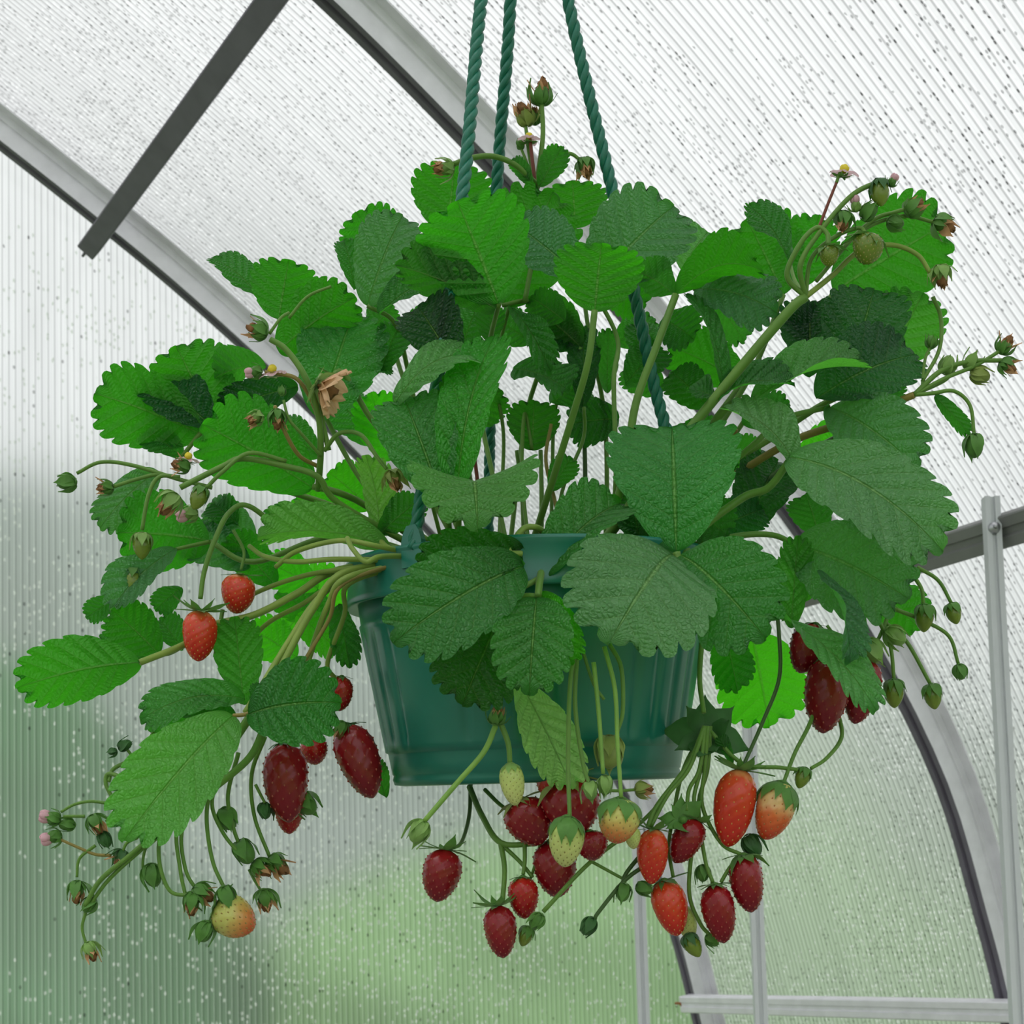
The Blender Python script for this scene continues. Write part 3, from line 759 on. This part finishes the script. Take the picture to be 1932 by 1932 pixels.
    c = cm.build('calyx' if kind != 'rosette' else 'bract', sepal_mat(cc)); put(c, plant); c.parent = o; c.matrix_parent_inverse = Matrix()
    return o

def berry_small(org, ax, R, L, kind):
    u, v = frame(ax); n, m = 20, 20; V = []; Fc = []; at = []
    for i in range(m+1):
        t = .5-.5*math.cos(math.pi*i/m); r = math.sin(math.pi*min(1, t**.8))**.6*R if 0 < t < 1 else 0
        for k in range(n):
            th = 2*math.pi*(k+.5*(i % 2))/n; bump = 1+.10*math.cos(9*th+ (math.pi if (i//2) % 2 else 0))*math.sin(i*math.pi/2+.5)
            V.append(org+ax*(t*L)+(u*math.cos(th)+v*math.sin(th))*(r*bump)); at.append(t)
    for i in range(m):
        for k in range(n): a = i*n+k; b = i*n+(k+1) % n; Fc.append((a, b, b+n, a+n))
    return obj('strawberry', V, Fc, list(BM[kind]), attr=at)

# ---- leaflets: base x y, tip x y, visible width, z base, z tip (mm behind the pot's middle), side (+1 upper face seen, -1 underside), colour
LT = """
845 440 858 306 145 70 80 -1 g
735 500 672 400 112 80 90 -1 g
693 577 760 405 112 -10 -30 1 b 10 .2
668 548 648 452 44 10 5 1 d 20
940 572 862 378 200 -92 -88 -1 G 0 .08 .05
935 582 745 500 100 -88 -80 -1 s 15
715 594 838 520 44 -25 -30 1 b 50 .3
700 625 742 575 60 40 45 -1 g
948 575 1045 360 170 0 20 -1 g
1085 430 1080 340 125 70 80 -1 g
1092 522 968 422 112 -50 -45 1 b 10 .25 .04
1118 545 1272 388 165 -20 -40 1 b 10 .15 .05
1122 588 1135 458 160 -100 -95 -1 G 0 .15 .05
1275 558 1440 512 78 -40 -60 -1 g 40 .2 .16
1272 556 1192 508 60 -35 -30 -1 s 30
1310 545 1466 590 92 -20 -30 1 b 30 .15 .08
1345 560 1405 645 65 40 50 -1 g
1285 510 1335 438 95 30 35 1 B
1478 556 1408 412 150 40 60 -1 g
1505 540 1545 405 100 60 70 -1 g
1490 495 1412 386 50 0 -10 1 b 45 .3
1572 552 1790 420 178 50 60 -1 g 0 .1 .04
1596 742 1650 545 150 -5 -15 1 d 0 .15
1540 752 1728 668 135 -25 -30 1 d 20 .2
1670 700 1742 552 130 60 70 -1 m
1528 712 1528 570 112 20 20 1 D 0 .3
1364 727 1298 552 34 -50 -60 1 b 55 .3
1405 722 1262 652 98 50 60 -1 g
1352 752 1500 728 42 -50 -70 1 T 60 .3 .1
1350 750 1296 735 36 -45 -45 1 t 60
1418 758 1638 694 56 -50 -60 1 T 55 .3 .08
1565 768 1732 884 128 -20 -40 1 b 10 .2 .08
1502 880 1364 766 66 -80 -90 1 B 45 .2 .1
1488 862 1780 1040 155 -85 -110 1 B 20 .12 .10
1590 955 1772 985 112 -75 -80 1 B 10 .1 .05
1545 905 1742 930 100 10 30 -1 g
1500 885 1615 828 95 80 90 -1 l
1400 1012 1468 870 112 0 10 1 D 0 .3
1276 1042 1268 806 234 -105 -95 1 w 0 .30 .10
1268 1046 1150 1212 262 -110 -150 1 B 0 .05 .12
1282 1046 1445 1205 190 -105 -135 1 t 0 .08 .12
1500 1028 1715 1130 176 -60 -80 1 b 0 .2 .1
1478 1165 1654 1340 56 -90 -110 1 T 50 .3 .05
1492 1185 1506 1010 62 -70 -60 -1 m
1545 1075 1605 1250 40 -95 -100 1 b 60 .2
1418 1195 1452 1372 165 40 60 -1 l
1368 1195 1392 1305 78 20 30 -1 g
832 940 762 750 142 -138 -135 1 t 0 .25 .05
838 936 852 772 66 -112 -112 1 d 20
862 934 934 632 98 -140 -150 1 v 30 .2 .06
745 764 916 674 62 -108 -112 1 T 45 .2 .15
896 932 902 1000 225 -112 -165 1 T 0 .1 .18
988 1040 786 1085 110 -135 -150 1 s 0 .15 .06
988 1068 742 1212 168 -140 -160 1 t 0 .12 .1
955 1140 872 1330 160 -135 -145 1 s 0 .1 .05
1012 1128 998 1312 142 -155 -165 1 t 0 .15 .1
1020 1118 1078 1254 78 -145 -150 1 l 0 .1
1020 1088 1172 948 105 -135 -120 1 t 20 .25 .08
978 1282 1080 1490 96 -150 -160 -1 q 6 .12
735 1032 486 1012 74 -70 -80 -1 p 30 .2 .08
716 1012 690 858 62 -60 -50 -1 p 30 .2
716 1008 795 940 62 -62 -65 -1 m
494 566 400 486 48 20 10 1 b 45
526 602 545 490 122 0 10 -1 g
525 662 672 560 112 -20 -10 -1 g 10
602 792 668 588 156 -20 -30 1 t 0 .2 .06
402 802 332 652 150 -20 -10 -1 g
400 805 282 722 95 -30 -32 1 d 20
378 818 178 742 142 -30 -30 -1 g
502 690 404 712 62 -20 -25 -1 g 40
562 728 412 778 70 -10 -10 1 D
590 920 380 800 158 -60 -70 -1 G 0 .1 .05
345 862 276 812 62 -20 -20 1 D
298 890 188 996 70 10 0 1 b 20
396 1020 222 1005 145 -20 -20 -1 g
332 1035 208 1152 64 -35 -40 1 b 30 .3
300 1234 210 1150 92 -40 -40 -1 g
218 1130 162 1166 44 -10 -10 1 b
342 1108 292 1152 46 -5 -5 1 b
346 1226 300 1168 60 -10 -10 1 d
290 1242 182 1212 52 -20 -20 1 b
264 1250 32 1298 118 -90 -95 -1 G 0 .12 .1
462 1318 264 1358 72 -80 -95 1 t 35 .2 .1
460 1330 442 1162 88 -60 -50 -1 m
440 1350 232 1588 152 -110 -140 1 T 0 .12 .08
428 1342 285 1400 80 -80 -75 -1 g
446 1352 345 1335 50 -90 -92 1 t
468 1348 642 1325 150 -115 -130 1 t 0 .12 .12
560 1240 470 1185 80 60 70 -1 l
530 1200 650 1080 100 90 100 -1 l
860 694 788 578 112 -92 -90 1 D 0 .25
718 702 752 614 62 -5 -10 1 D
868 662 908 562 62 10 10 1 b
924 645 925 575 54 -10 -10 -1 p
962 578 1040 702 48 0 -10 1 d 20 .3
1096 655 1004 578 90 30 40 -1 s
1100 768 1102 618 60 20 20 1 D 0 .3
1145 742 1148 618 44 40 40 -1 s
850 822 880 700 80 -95 -95 -1 s
968 695 1075 738 60 0 -5 1 t 50
1004 850 1008 755 95 30 40 -1 s
1168 790 1070 800 90 60 60 1 D
1040 925 1078 862 50 10 10 -1 g
1225 700 1205 610 60 40 40 1 b
690 700 740 690 50 0 0 1 t 40
735 870 700 740 90 30 40 -1 l
1330 870 1300 790 80 30 30 -1 l
1430 900 1380 830 70 60 60 -1 l
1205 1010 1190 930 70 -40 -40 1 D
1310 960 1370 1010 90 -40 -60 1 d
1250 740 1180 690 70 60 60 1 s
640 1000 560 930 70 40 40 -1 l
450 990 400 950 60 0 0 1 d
1650 1110 1740 1190 90 20 20 -1 g
1160 650 1235 600 60 60 60 1 b
600 860 520 800 70 50 50 1 d
1640 780 1690 720 60 20 20 1 d
640 1180 520 1120 75 60 70 -1 g
700 960 620 890 85 20 20 -1 l
480 1015 390 955 72 0 0 1 b
470 1065 350 1010 84 -5 0 1 b
520 1105 430 1010 75 0 0 -1 g
600 1110 500 1060 75 20 20 -1 l
1480 640 1560 600 92 30 30 1 D
1400 800 1490 760 64 20 20 1 t
1335 765 1265 700 76 40 40 1 s
1310 900 1385 850 66 60 60 -1 l
1545 1010 1520 930 84 0 0 -1 s
1250 600 1310 640 84 30 30 1 t
1105 640 1010 620 84 40 40 1 D
1000 645 930 600 74 30 30 1 s
880 800 945 735 84 40 50 -1 s
1140 520 1215 585 84 10 10 -1 g
1065 605 1000 560 64 10 10 -1 l
1180 725 1245 655 74 30 30 1 t
760 640 825 600 64 40 40 -1 g
700 835 640 755 84 40 40 1 t
1480 1150 1545 1060 64 -20 -20 -1 m
1235 1050 1200 955 90 -40 -40 1 d
1075 1200 1088 1315 54 -90 -90 1 D
638 1140 660 1262 54 -40 -40 1 b
728 1505 706 1430 36 -10 -10 -1 g
560 1160 640 1230 70 30 30 -1 l
580 960 500 1000 60 10 10 1 d
1350 1000 1440 960 80 -20 -20 1 d
1420 1080 1500 1130 90 -30 -30 -1 g
1620 860 1560 930 80 10 10 1 d
1764 747 1830 820 32 -50 -52 -1 g
1018 352 1062 276 48 -5 -8 -1 G
1004 348 966 300 32 -5 -5 -1 g
1382 1442 1356 1388 24 -85 -85 -1 g
500 1372 498 1288 52 -112 -112 1 T
738 418 708 430 34 60 60 -1 p
420 760 500 800 80 10 10 1 d
1040 760 1110 720 70 30 30 1 s
"""
rows_ = [l.split() for l in LT.strip().splitlines()]
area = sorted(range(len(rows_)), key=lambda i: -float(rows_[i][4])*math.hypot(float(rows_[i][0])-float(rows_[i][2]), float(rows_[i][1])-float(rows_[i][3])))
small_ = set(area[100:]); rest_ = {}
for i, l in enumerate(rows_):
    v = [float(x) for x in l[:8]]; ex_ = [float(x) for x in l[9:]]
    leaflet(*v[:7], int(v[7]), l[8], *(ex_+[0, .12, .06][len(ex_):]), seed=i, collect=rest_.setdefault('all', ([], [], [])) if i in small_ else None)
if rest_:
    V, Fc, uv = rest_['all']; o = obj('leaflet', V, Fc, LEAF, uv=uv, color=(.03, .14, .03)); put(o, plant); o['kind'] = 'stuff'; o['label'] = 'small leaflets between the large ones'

# ---- stalks: name radius colour | points x,y,z ...
ST = """
L 7 g 1000,1040,-20 1035,930,-50 1085,770,-80 1110,680,-95 1122,585,-100
L 5 g 1150,1050,0 1162,900,-20 1158,720,-20 1165,640,-10 1120,548,-20
L 8 g 1140,1050,-20 1180,880,-40 1200,760,-45 1240,650,-45 1275,556,-40
F 10 g 1120,1050,-20 1200,940,-40 1310,800,-50 1400,690,-60 1490,585,-70 1520,560,-70
L 5 g 960,1050,0 930,900,10 905,760,20 925,640,-50 942,572,-90
L 4 g 1000,1050,10 985,900,20 990,780,30 1004,848,30
L 4 g 1050,1050,20 1060,930,30 1100,830,30 1102,768,20
L 4 r 900,1050,40 900,900,45 862,690,20 850,600,10 850,545,10
L 6 g 905,1050,20 890,930,30 870,800,-60 860,694,-92
L 4 g 940,1050,40 945,950,50 950,820,50 935,700,40 960,580,0
L 5 g 990,1050,60 985,930,60 975,850,60
L 5 g 1020,1050,30 1022,950,30 1020,850,40
L 4 g 1040,1050,40 1042,900,50 1050,760,50 1096,655,30
L 4 o 1060,1050,10 1050,960,20 1030,870,20 1040,800,20
L 5 g 1140,1050,60 1145,950,60 1140,780,60 1110,620,60 1085,430,70
L 5 d 1100,1050,60 1104,900,60 1100,760,60
L 5 g 960,1050,80 990,800,80 1020,690,60 1028,620,40 1000,570,10 948,576,0
L 5 g 880,1040,20 800,830,30 770,700,20 745,610,0 693,577,-10
L 5 g 860,1040,40 790,800,60 740,640,70 735,500,80
L 6 g 870,1040,-10 790,900,0 700,790,-10 640,700,-20 602,792,-20
L 5 g 850,1050,0 700,930,0 600,760,0 560,680,0 526,602,0
L 6 g 850,1050,-90 845,980,-110 833,938,-117
L 6 g 860,1050,-90 865,980,-115 862,932,-125
L 4 g 840,1045,-60 790,860,-100 748,762,-108
L 5 g 900,1050,-90 890,980,-105 896,935,-112
L 6 g 850,1040,-60 780,1040,-90 735,1032,-70
L 6 y 800,1040,-60 760,1045,-90 726,1030,-75 716,1010,-60
L 7 g 830,1050,-20 700,960,-40 640,930,-60 590,918,-60
L 6 g 820,1050,-20 640,960,-20 480,900,-20 402,802,-20
L 5 g 402,802,-20 378,818,-30 345,860,-25
L 6 g 820,1055,-30 640,1010,-30 480,1060,-20 396,1022,-20
L 4 g 396,1022,-20 360,1030,-30 332,1036,-35
L 7 y 800,1055,-30 640,1075,-50 560,1120,-60 480,1160,-60 400,1180,-60 350,1215,-70 264,1250,-90
L 5 g 350,1215,-70 320,1232,-50 300,1234,-40
F 7 y 790,1060,-60 650,1080,-90 590,1150,-90 540,1240,-100 500,1310,-105
L 6 y 790,1060,-50 665,1085,-80 600,1130,-85 545,1210,-95 490,1300,-110 462,1345,-110
L 4 o 490,1338,-112 462,1348,-112 440,1350,-110
F 8 g 500,1310,-105 440,1400,-100 410,1450,-100 380,1500,-100
F 7 g 500,1370,-100 470,1430,-100 400,1490,-100 340,1540,-100 270,1600,-100
F 5 y 790,1060,-60 640,1075,-60 560,1090,-50 480,1120,-40 440,1150,-35
F 5 y 790,1060,-60 640,1100,-60 570,1140,-50 500,1180,-40 440,1250,-40
F 6 y 790,1060,-70 655,1090,-100 620,1140,-90 590,1220,-80 570,1290,-80
F 5 y 790,1060,-70 660,1100,-90 650,1160,-70 618,1250,-55 632,1280,-45
F 5 y 800,1060,-70 640,1055,-90 560,1060,-80 500,1050,-60 470,1030,-50
F 5 y 800,1050,-80 720,1050,-120 690,1060,-125 665,1035,-120 655,1015,-110
F 5 y 800,1050,-80 710,1030,-110 640,1020,-100 560,1040,-80 520,1070,-70
F 4 o 800,1050,-80 650,1100,-100 620,1170,-90 560,1270,-90
L 6 y 1010,1050,-60 1025,1010,-110 1010,995,-125 985,1000,-130 960,1040,-140 985,1045,-138
L 7 g 1030,1040,-90 1020,1085,-140 1015,1125,-155
L 5 g 1020,1090,-140 985,1108,-148 972,1105,-150
L 5 g 1015,1125,-150 985,1125,-145 950,1140,-135
L 5 g 1015,1125,-150 1000,1220,-150 980,1285,-150
L 9 g 1180,1050,-60 1240,1070,-95 1280,1075,-105 1276,1042,-105
L 8 g 1280,1075,-95 1310,1010,-75 1400,940,-70 1450,920,-75 1490,868,-85
L 6 g 1300,1030,-60 1400,1010,-60 1460,1010,-60 1500,1028,-60
L 6 g 1300,1060,-70 1400,1100,-80 1450,1150,-85 1478,1165,-90
L 6 g 1200,1050,-20 1320,930,-20 1420,840,-30 1480,790,-25 1565,768,-20
L 9 g 1180,1050,-10 1250,920,-20 1310,850,-30 1370,770,-45 1418,757,-50
L 7 g 1220,1050,0 1340,900,0 1450,830,0 1540,770,0 1596,742,0
L 8 d 1240,1050,20 1380,960,20 1500,870,20 1600,815,10
L 6 g 1200,1040,30 1300,860,40 1400,722,50
L 6 g 1220,1040,30 1330,850,40 1420,700,40 1478,556,40
L 5 g 1240,1040,30 1400,800,50 1500,650,50 1572,552,50
L 4 o 1190,1040,0 1300,940,0 1365,860,-10 1390,810,-20
L 6 g 1250,1060,30 1330,1130,30 1390,1160,35 1418,1195,40
L 4 g 1520,560,-50 1500,530,-20 1490,495,0
L 5 g 1345,560,20 1330,545,0 1310,545,-20
L 4 g 1240,1050,60 1380,950,70 1500,885,80
L 4 g 1545,905,10 1480,930,10 1400,1012,0
L 5 g 1660,740,20 1670,700,50
F 8 o 1380,900,20 1500,830,0 1620,790,-20 1700,755,-40 1725,745,-45
F 5 g 1520,560,-70 1485,520,-75 1510,460,-80 1540,430,-80 1560,440,-82 1563,462,-85
F 5 g 1520,560,-70 1510,500,-80 1545,440,-80 1600,375,-80 1640,350,-80 1655,352,-80
F 3 r 1545,430,-80 1562,385,-80 1580,340,-80
F 3 g 1578,345,-80 1585,325,-80 1592,318,-80
F 4 g 1520,560,-70 1530,490,-75 1570,450,-75 1620,430,-75 1635,445,-80
F 5 y 1520,560,-70 1570,520,-65 1620,475,-60 1680,462,-60 1730,480,-60 1755,515,-60
F 4 g 1560,500,-70 1640,420,-60 1690,400,-60 1720,392,-60
F 4 g 1540,530,-70 1620,440,-60 1700,408,-55 1765,420,-50
F 4 g 1760,560,-50 1775,600,-45 1772,660,-45 1740,720,-45
F 5 g 1725,745,-45 1775,700,-45 1830,682,-45 1890,680,-45
F 4 g 1725,745,-45 1780,715,-45 1840,690,-45 1890,660,-45
F 4 g 1725,745,-45 1760,742,-48 1800,738,-50 1830,765,-50 1838,820,-50
F 3 g 1725,745,-45 1780,720,-40 1800,700,-40
F 3 g 1740,730,-45 1745,680,-45 1755,655,-45
F 6 g 1000,370,0 1015,350,5 1010,345,0 970,310,-10 930,295,-15 890,298,-20 855,310,-20
F 5 g 990,570,0 1010,450,5 1012,350,5
F 5 g 1012,350,5 1024,260,5 1022,195,5
F 4 r 1010,350,0 1004,300,0 1000,262,0
F 4 g 1012,350,10 1000,300,10 992,240,10
F 3 g 1008,350,5 995,310,5 984,282,5
F 4 g 1015,350,5 1040,300,5 1075,290,5 1098,305,5
F 6 g 600,925,-60 605,850,-80 600,780,-90 575,710,-100 540,660,-100 510,640,-100
F 4 o 605,800,-85 585,750,-90 560,715,-95 525,705,-95 500,702,-95
F 3 g 605,860,-80 570,820,-90 545,790,-95 535,755,-95
F 4 o 600,880,-70 565,860,-80 540,820,-90 520,770,-95 522,775,-95
F 5 g 620,850,-80 608,790,-85 610,750,-90 622,735,-90
F 4 g 612,850,-80 640,818,-90 680,820,-95 710,860,-100 730,885,-100
F 3 g 545,600,-80 580,560,-80 625,540,-80
F 3 g 508,630,-90 530,600,-90 545,590,-85
F 6 g 800,1040,-50 640,950,-70 600,900,-80 540,880,-85 460,865,-90 420,880,-95 340,920,-100
F 4 g 540,870,-85 470,855,-95 420,890,-100 390,920,-100
F 4 g 400,920,-60 340,905,-60 250,878,-60 190,872,-60 145,893,-60
F 4 g 340,905,-60 300,895,-60 255,905,-60 215,918,-60
F 4 g 340,900,-60 300,900,-62 280,935,-65 268,1000,-65
F 5 g 540,1010,-50 470,955,-65 432,968,-70 405,1020,-80 385,1080,-80 378,1130,-80
F 3 g 440,1000,-60 460,1040,-60 455,1075,-60
F 4 g 420,1150,-50 412,1200,-50 405,1240,-50
F 5 g 390,1480,-100 330,1540,-100 250,1610,-100 190,1660,-100 160,1710,-100
F 4 g 350,1530,-100 270,1600,-98 205,1660,-98 165,1715,-98
F 4 g 400,1450,-100 350,1500,-98 310,1520,-98 270,1525,-96 200,1550,-95
F 3 g 200,1515,-95 170,1512,-95 140,1518,-95 115,1532,-95
F 3 g 160,1540,-95 140,1540,-95 120,1540,-95
F 3 o 210,1614,-95 180,1612,-95 150,1600,-95 112,1583,-95
F 3 g 180,1595,-95 150,1620,-95 145,1655,-95
F 3 g 162,1720,-95 155,1750,-95 162,1780,-95
F 3 g 260,1580,-95 240,1590,-95 232,1605,-95
F 3 g 340,1540,-90 300,1570,-90 275,1600,-90 270,1640,-90 285,1650,-90
F 4 g 370,1490,-90 310,1560,-92 300,1620,-95 320,1680,-98 360,1690,-100
F 4 g 380,1490,-90 335,1560,-90 340,1640,-92 350,1690,-95
F 4 g 395,1480,-90 345,1560,-88 350,1640,-90 375,1685,-90
F 4 g 410,1450,-85 390,1530,-85 400,1620,-88 425,1680,-92
F 4 g 430,1440,-80 400,1510,-80 420,1570,-80 460,1620,-82
F 4 g 450,1420,-80 430,1500,-75 440,1560,-75 450,1590,-75
F 4 g 500,1390,-80 475,1460,-70 480,1540,-65 510,1620,-65
F 3 g 470,1640,-65 480,1660,-65 492,1680,-65
F 3 g 482,1480,-70 492,1500,-70 500,1515,-70
F 4 g 240,1470,-100 205,1460,-95 200,1480,-95 215,1510,-95
F 3 g 290,1380,-90 260,1430,-92 240,1415,-95 228,1410,-95
F 4 g 260,1430,-92 215,1450,-92 205,1475,-95
F 4 g 520,1390,-60 535,1400,-60 540,1412,-60
F 5 l 935,1370,-150 912,1420,-155 860,1480,-160 800,1550,-165
F 5 g 938,1350,-148 958,1400,-150 962,1440,-150
F 4 d 888,1480,20 885,1540,-20 870,1590,-60 850,1600,-80
F 6 g 886,1485,10 910,1540,-40 945,1590,-70 1010,1592,-80
F 5 g 945,1592,-70 952,1640,-80 948,1700,-90
F 4 g 945,1592,-70 980,1625,-75 1005,1655,-80
F 4 g 915,1490,0 940,1515,-20 960,1530,-30
F 4 g 990,1590,-80 990,1625,-80 987,1650,-82
F 3 g 1020,1590,-80 1010,1630,-80 1000,1660,-75
F 4 g 1085,1220,-150 1075,1300,-155 1072,1440,-160 1075,1545,-165
F 4 g 1090,1220,-145 1085,1330,-150 1100,1440,-155 1112,1480,-160
F 4 l 1120,1250,-150 1130,1350,-155 1138,1460,-160
F 4 l 1140,1220,-150 1160,1300,-152 1165,1400,-158 1172,1505,-165
F 3 g 1100,1230,-145 1120,1290,-145 1140,1320,-145
F 4 g 1150,1215,-145 1172,1260,-145 1175,1340,-145 1165,1380,-145
F 4 g 1025,1720,-100 1110,1630,-90 1200,1560,-80 1260,1500,-60
F 3 g 1115,1625,-85 1170,1655,-85 1180,1660,-85
F 4 d 1220,1600,-85 1180,1650,-88 1175,1680,-90
F 4 d 1230,1625,-90 1180,1660,-90 1130,1720,-95 1122,1735,-95
F 3 g 1130,1490,-120 1165,1492,-120 1198,1490,-120
F 5 g 1325,1200,-70 1320,1280,-80 1328,1345,-90
F 5 g 1330,1370,-90 1300,1440,-90 1240,1520,-95 1222,1560,-98
F 4 g 1330,1370,-90 1300,1450,-92 1260,1500,-95 1228,1560,-98
F 4 g 1330,1370,-90 1320,1450,-90 1300,1490,-90 1296,1530,-92
F 4 g 1335,1370,-90 1330,1450,-88 1325,1520,-88 1360,1590,-88 1398,1612,-88
F 4 g 1335,1370,-85 1325,1440,-86 1310,1500,-88 1312,1535,-90
F 4 g 1340,1370,-85 1335,1450,-85 1318,1520,-85 1330,1620,-85 1345,1665,-88
F 4 g 1330,1375,-80 1290,1450,-75 1270,1540,-75 1262,1600,-78 1270,1655,-80
F 4 g 1310,1560,-80 1300,1680,-78 1320,1740,-78 1340,1765,-78
F 4 d 1440,1080,-40 1462,1140,-50 1470,1200,-60 1470,1280,-70 1440,1360,-80 1400,1450,-92
F 4 g 1340,1380,-85 1400,1440,-88 1470,1448,-90 1505,1452,-90
F 4 g 1560,1270,-60 1530,1360,-80 1500,1420,-88 1478,1478,-92
F 4 g 1580,1340,-60 1588,1390,-70 1560,1430,-80 1530,1450,-85
F 4 g 1398,1612,-88 1375,1640,-86 1360,1665,-86
F 3 g 1560,1180,-90 1590,1220,-90 1600,1235,-90
F 4 g 1680,1150,-40 1660,1200,-45 1640,1230,-50
F 4 g 1715,1075,-30 1738,1110,-35 1742,1140,-35
F 4 g 1730,1070,-30 1770,1095,-30 1795,1138,-30
F 4 g 1690,1150,-30 1740,1170,-30 1790,1200,-30 1808,1252,-30
F 4 g 1660,1175,-45 1680,1220,-50 1687,1285,-50
F 4 g 1670,1175,-40 1710,1210,-45 1755,1290,-45
F 5 g 1600,1120,-30 1640,1150,-35 1690,1150,-35
"""
for l in ST.strip().splitlines():
    k = l.split(); pts = [tuple(float(v) for v in q.split(',')) for q in k[3:]]
    r = float(k[1]); stalk('leaf_stalk' if k[0] == 'L' else 'fruit_stalk', r, k[2], *pts, r1=r*.85)

# ---- berries: shoulder x y, tip x y, width, z, kind, calyx, sepal length, sepal colour
BT = """
452 1084 445 1158 64 -60 O open .5 g
378 1152 374 1248 60 -80 O flare .75 g
645 1276 640 1342 44 -40 R open .4 g
536 1402 545 1552 84 -70 D open .3 d
543 1490 546 1574 52 -50 R open .3 g
588 1392 597 1443 50 -30 R open .4 g
652 1368 704 1506 80 -50 D open .35 d
840 1602 824 1702 72 -80 D flare .6 g
986 1654 990 1734 57 -82 R open .35 g
938 1708 950 1808 60 -90 D flare .75 g
980 1508 1020 1594 84 -90 D open .5 y
1030 1448 1062 1520 56 -95 R open .5 y
1062 1470 1096 1574 104 -100 D open .6 y
1040 1586 1054 1694 78 -78 D open .3 g
1070 1540 1066 1636 62 -165 P hug .95 g
1112 1568 1122 1624 58 -100 D open .3 g
1172 1506 1162 1592 76 -160 Y hug .75 g
1192 1560 1196 1602 30 -120 P open .3 g
962 1440 972 1520 44 -150 P hug .5 l
1234 1564 1228 1668 60 -98 O flare .55 g
1318 1548 1272 1628 58 -90 D flare .5 g
1398 1452 1372 1598 76 -92 O flare .7 g
1478 1476 1442 1584 74 -92 H hug .75 g
1402 1612 1418 1722 66 -88 D open .6 g
1348 1668 1366 1780 62 -88 D open .45 g
1252 1660 1278 1766 66 -82 O open .55 g
1292 1710 1302 1776 34 -70 P open .3 g
1540 1178 1508 1270 70 -60 D open .3 g
1565 1240 1553 1384 84 -75 D open .35 g
1640 1245 1612 1366 66 -55 D open .4 l
405 1712 480 1752 74 -95 Y open .5 g
1640 442 1634 498 58 -85 G open .8 g
1563 464 1566 502 36 -85 G open .9 g
"""
for l in BT.strip().splitlines():
    k = l.split(); berry(*[float(x) for x in k[:6]], k[6], k[7], float(k[8]), k[9])

# ---- small heads: x y direction size kind z sepal colour
HT = """
125 910 185 46 bud -60 g
197 920 190 40 dry -60 g
340 878 170 44 dry -90 g
356 855 80 44 flower -70 g
318 952 235 62 dry -100 l
375 938 250 52 green -100 g
352 970 200 50 pink -70 l
268 1028 270 56 green -65 l
250 1092 270 52 green -50 g
484 622 165 52 dry -100 g
478 702 190 40 pink -95 g
512 690 100 52 flower -95 l
532 738 90 22 bud -95 g
480 790 220 42 dry -95 l
523 792 265 48 dry -95 g
634 742 -25 100 wilt -100 l
612 722 150 44 bud -85 g
745 908 290 54 dry -100 y
1022 172 85 62 dry 5 g
990 214 120 56 dry 10 y
1008 218 100 40 dry 15 g
998 252 90 42 flower 0 g
982 272 95 24 bud 5 g
836 318 185 50 dry -20 l
1104 318 280 52 dry 5 g
1594 312 85 52 flower -80 g
1660 362 275 58 green -80 d
1685 340 60 30 pink -80 g
1590 418 265 48 dry -78 g
1614 384 100 36 pink -78 l
1640 400 40 44 bud -76 g
1726 390 40 50 dry -60 g
1782 426 330 56 dry -50 g
1775 524 280 58 dry -60 l
1690 420 340 40 bud -62 g
1788 688 80 44 bud -42 l
1832 682 60 40 bud -42 l
1898 650 60 46 dry -45 g
1902 692 320 44 dry -45 g
1850 708 340 46 bud -42 y
1838 842 275 56 bud -50 g
1757 645 100 30 bud -45 g
1744 1164 270 58 green -35 g
1799 1156 285 46 green -30 g
1812 1268 285 38 bud -30 g
1687 1306 272 60 green -50 g
1760 1312 280 54 green -45 g
1645 1228 300 60 bud -60 l
1690 1200 320 54 bud -50 l
1514 1466 250 46 green -85 g
1330 1366 80 130 rosette -95 d
1300 1542 90 84 rosette -105 g
1216 1488 0 44 dry -120 y
790 1570 240 58 bud -165 l
1012 1738 230 42 bud -100 g
992 1765 250 44 green -85 g
1110 1748 240 46 bud -95 d
1176 1684 260 44 bud -90 g
1216 1676 340 40 bud -88 g
1306 1782 300 54 green -76 d
1344 1774 320 36 bud -78 g
1326 1648 270 40 bud -80 g
1420 1596 300 56 bud -80 d
1114 1492 280 44 bud -160 l
1142 1482 270 46 bud -158 l
938 1348 80 50 dry -150 g
94 1542 170 48 pink -95 g
96 1580 200 48 pink -95 g
126 1556 180 38 bud -92 g
182 1556 300 50 dry -95 g
198 1584 300 40 bud -90 d
225 1622 250 48 dry -95 d
145 1684 268 54 dry -95 g
168 1708 230 40 bud -95 g
172 1796 290 48 dry -95 l
288 1652 285 56 bud -90 g
362 1706 260 58 dry -98 g
384 1688 330 56 dry -95 g
428 1692 290 52 bud -100 g
386 1758 250 52 bud -100 g
430 1545 290 56 bud -70 g
462 1608 300 62 bud -75 g
494 1640 320 52 dry -70 g
526 1634 320 60 dry -65 g
500 1700 280 56 dry -65 g
500 1530 280 40 bud -68 d
576 1516 315 64 bud -60 g
212 1418 200 22 bud -95 d
236 1406 30 34 bud -95 d
642 1378 260 44 dry -60 g
252 1440 20 40 bud -94 g
1150 1420 270 80 bud -120 y
"""
for l in HT.strip().splitlines():
    k = l.split(); head(float(k[0]), float(k[1]), float(k[2]), float(k[3]), k[4], float(k[5]), k[6])
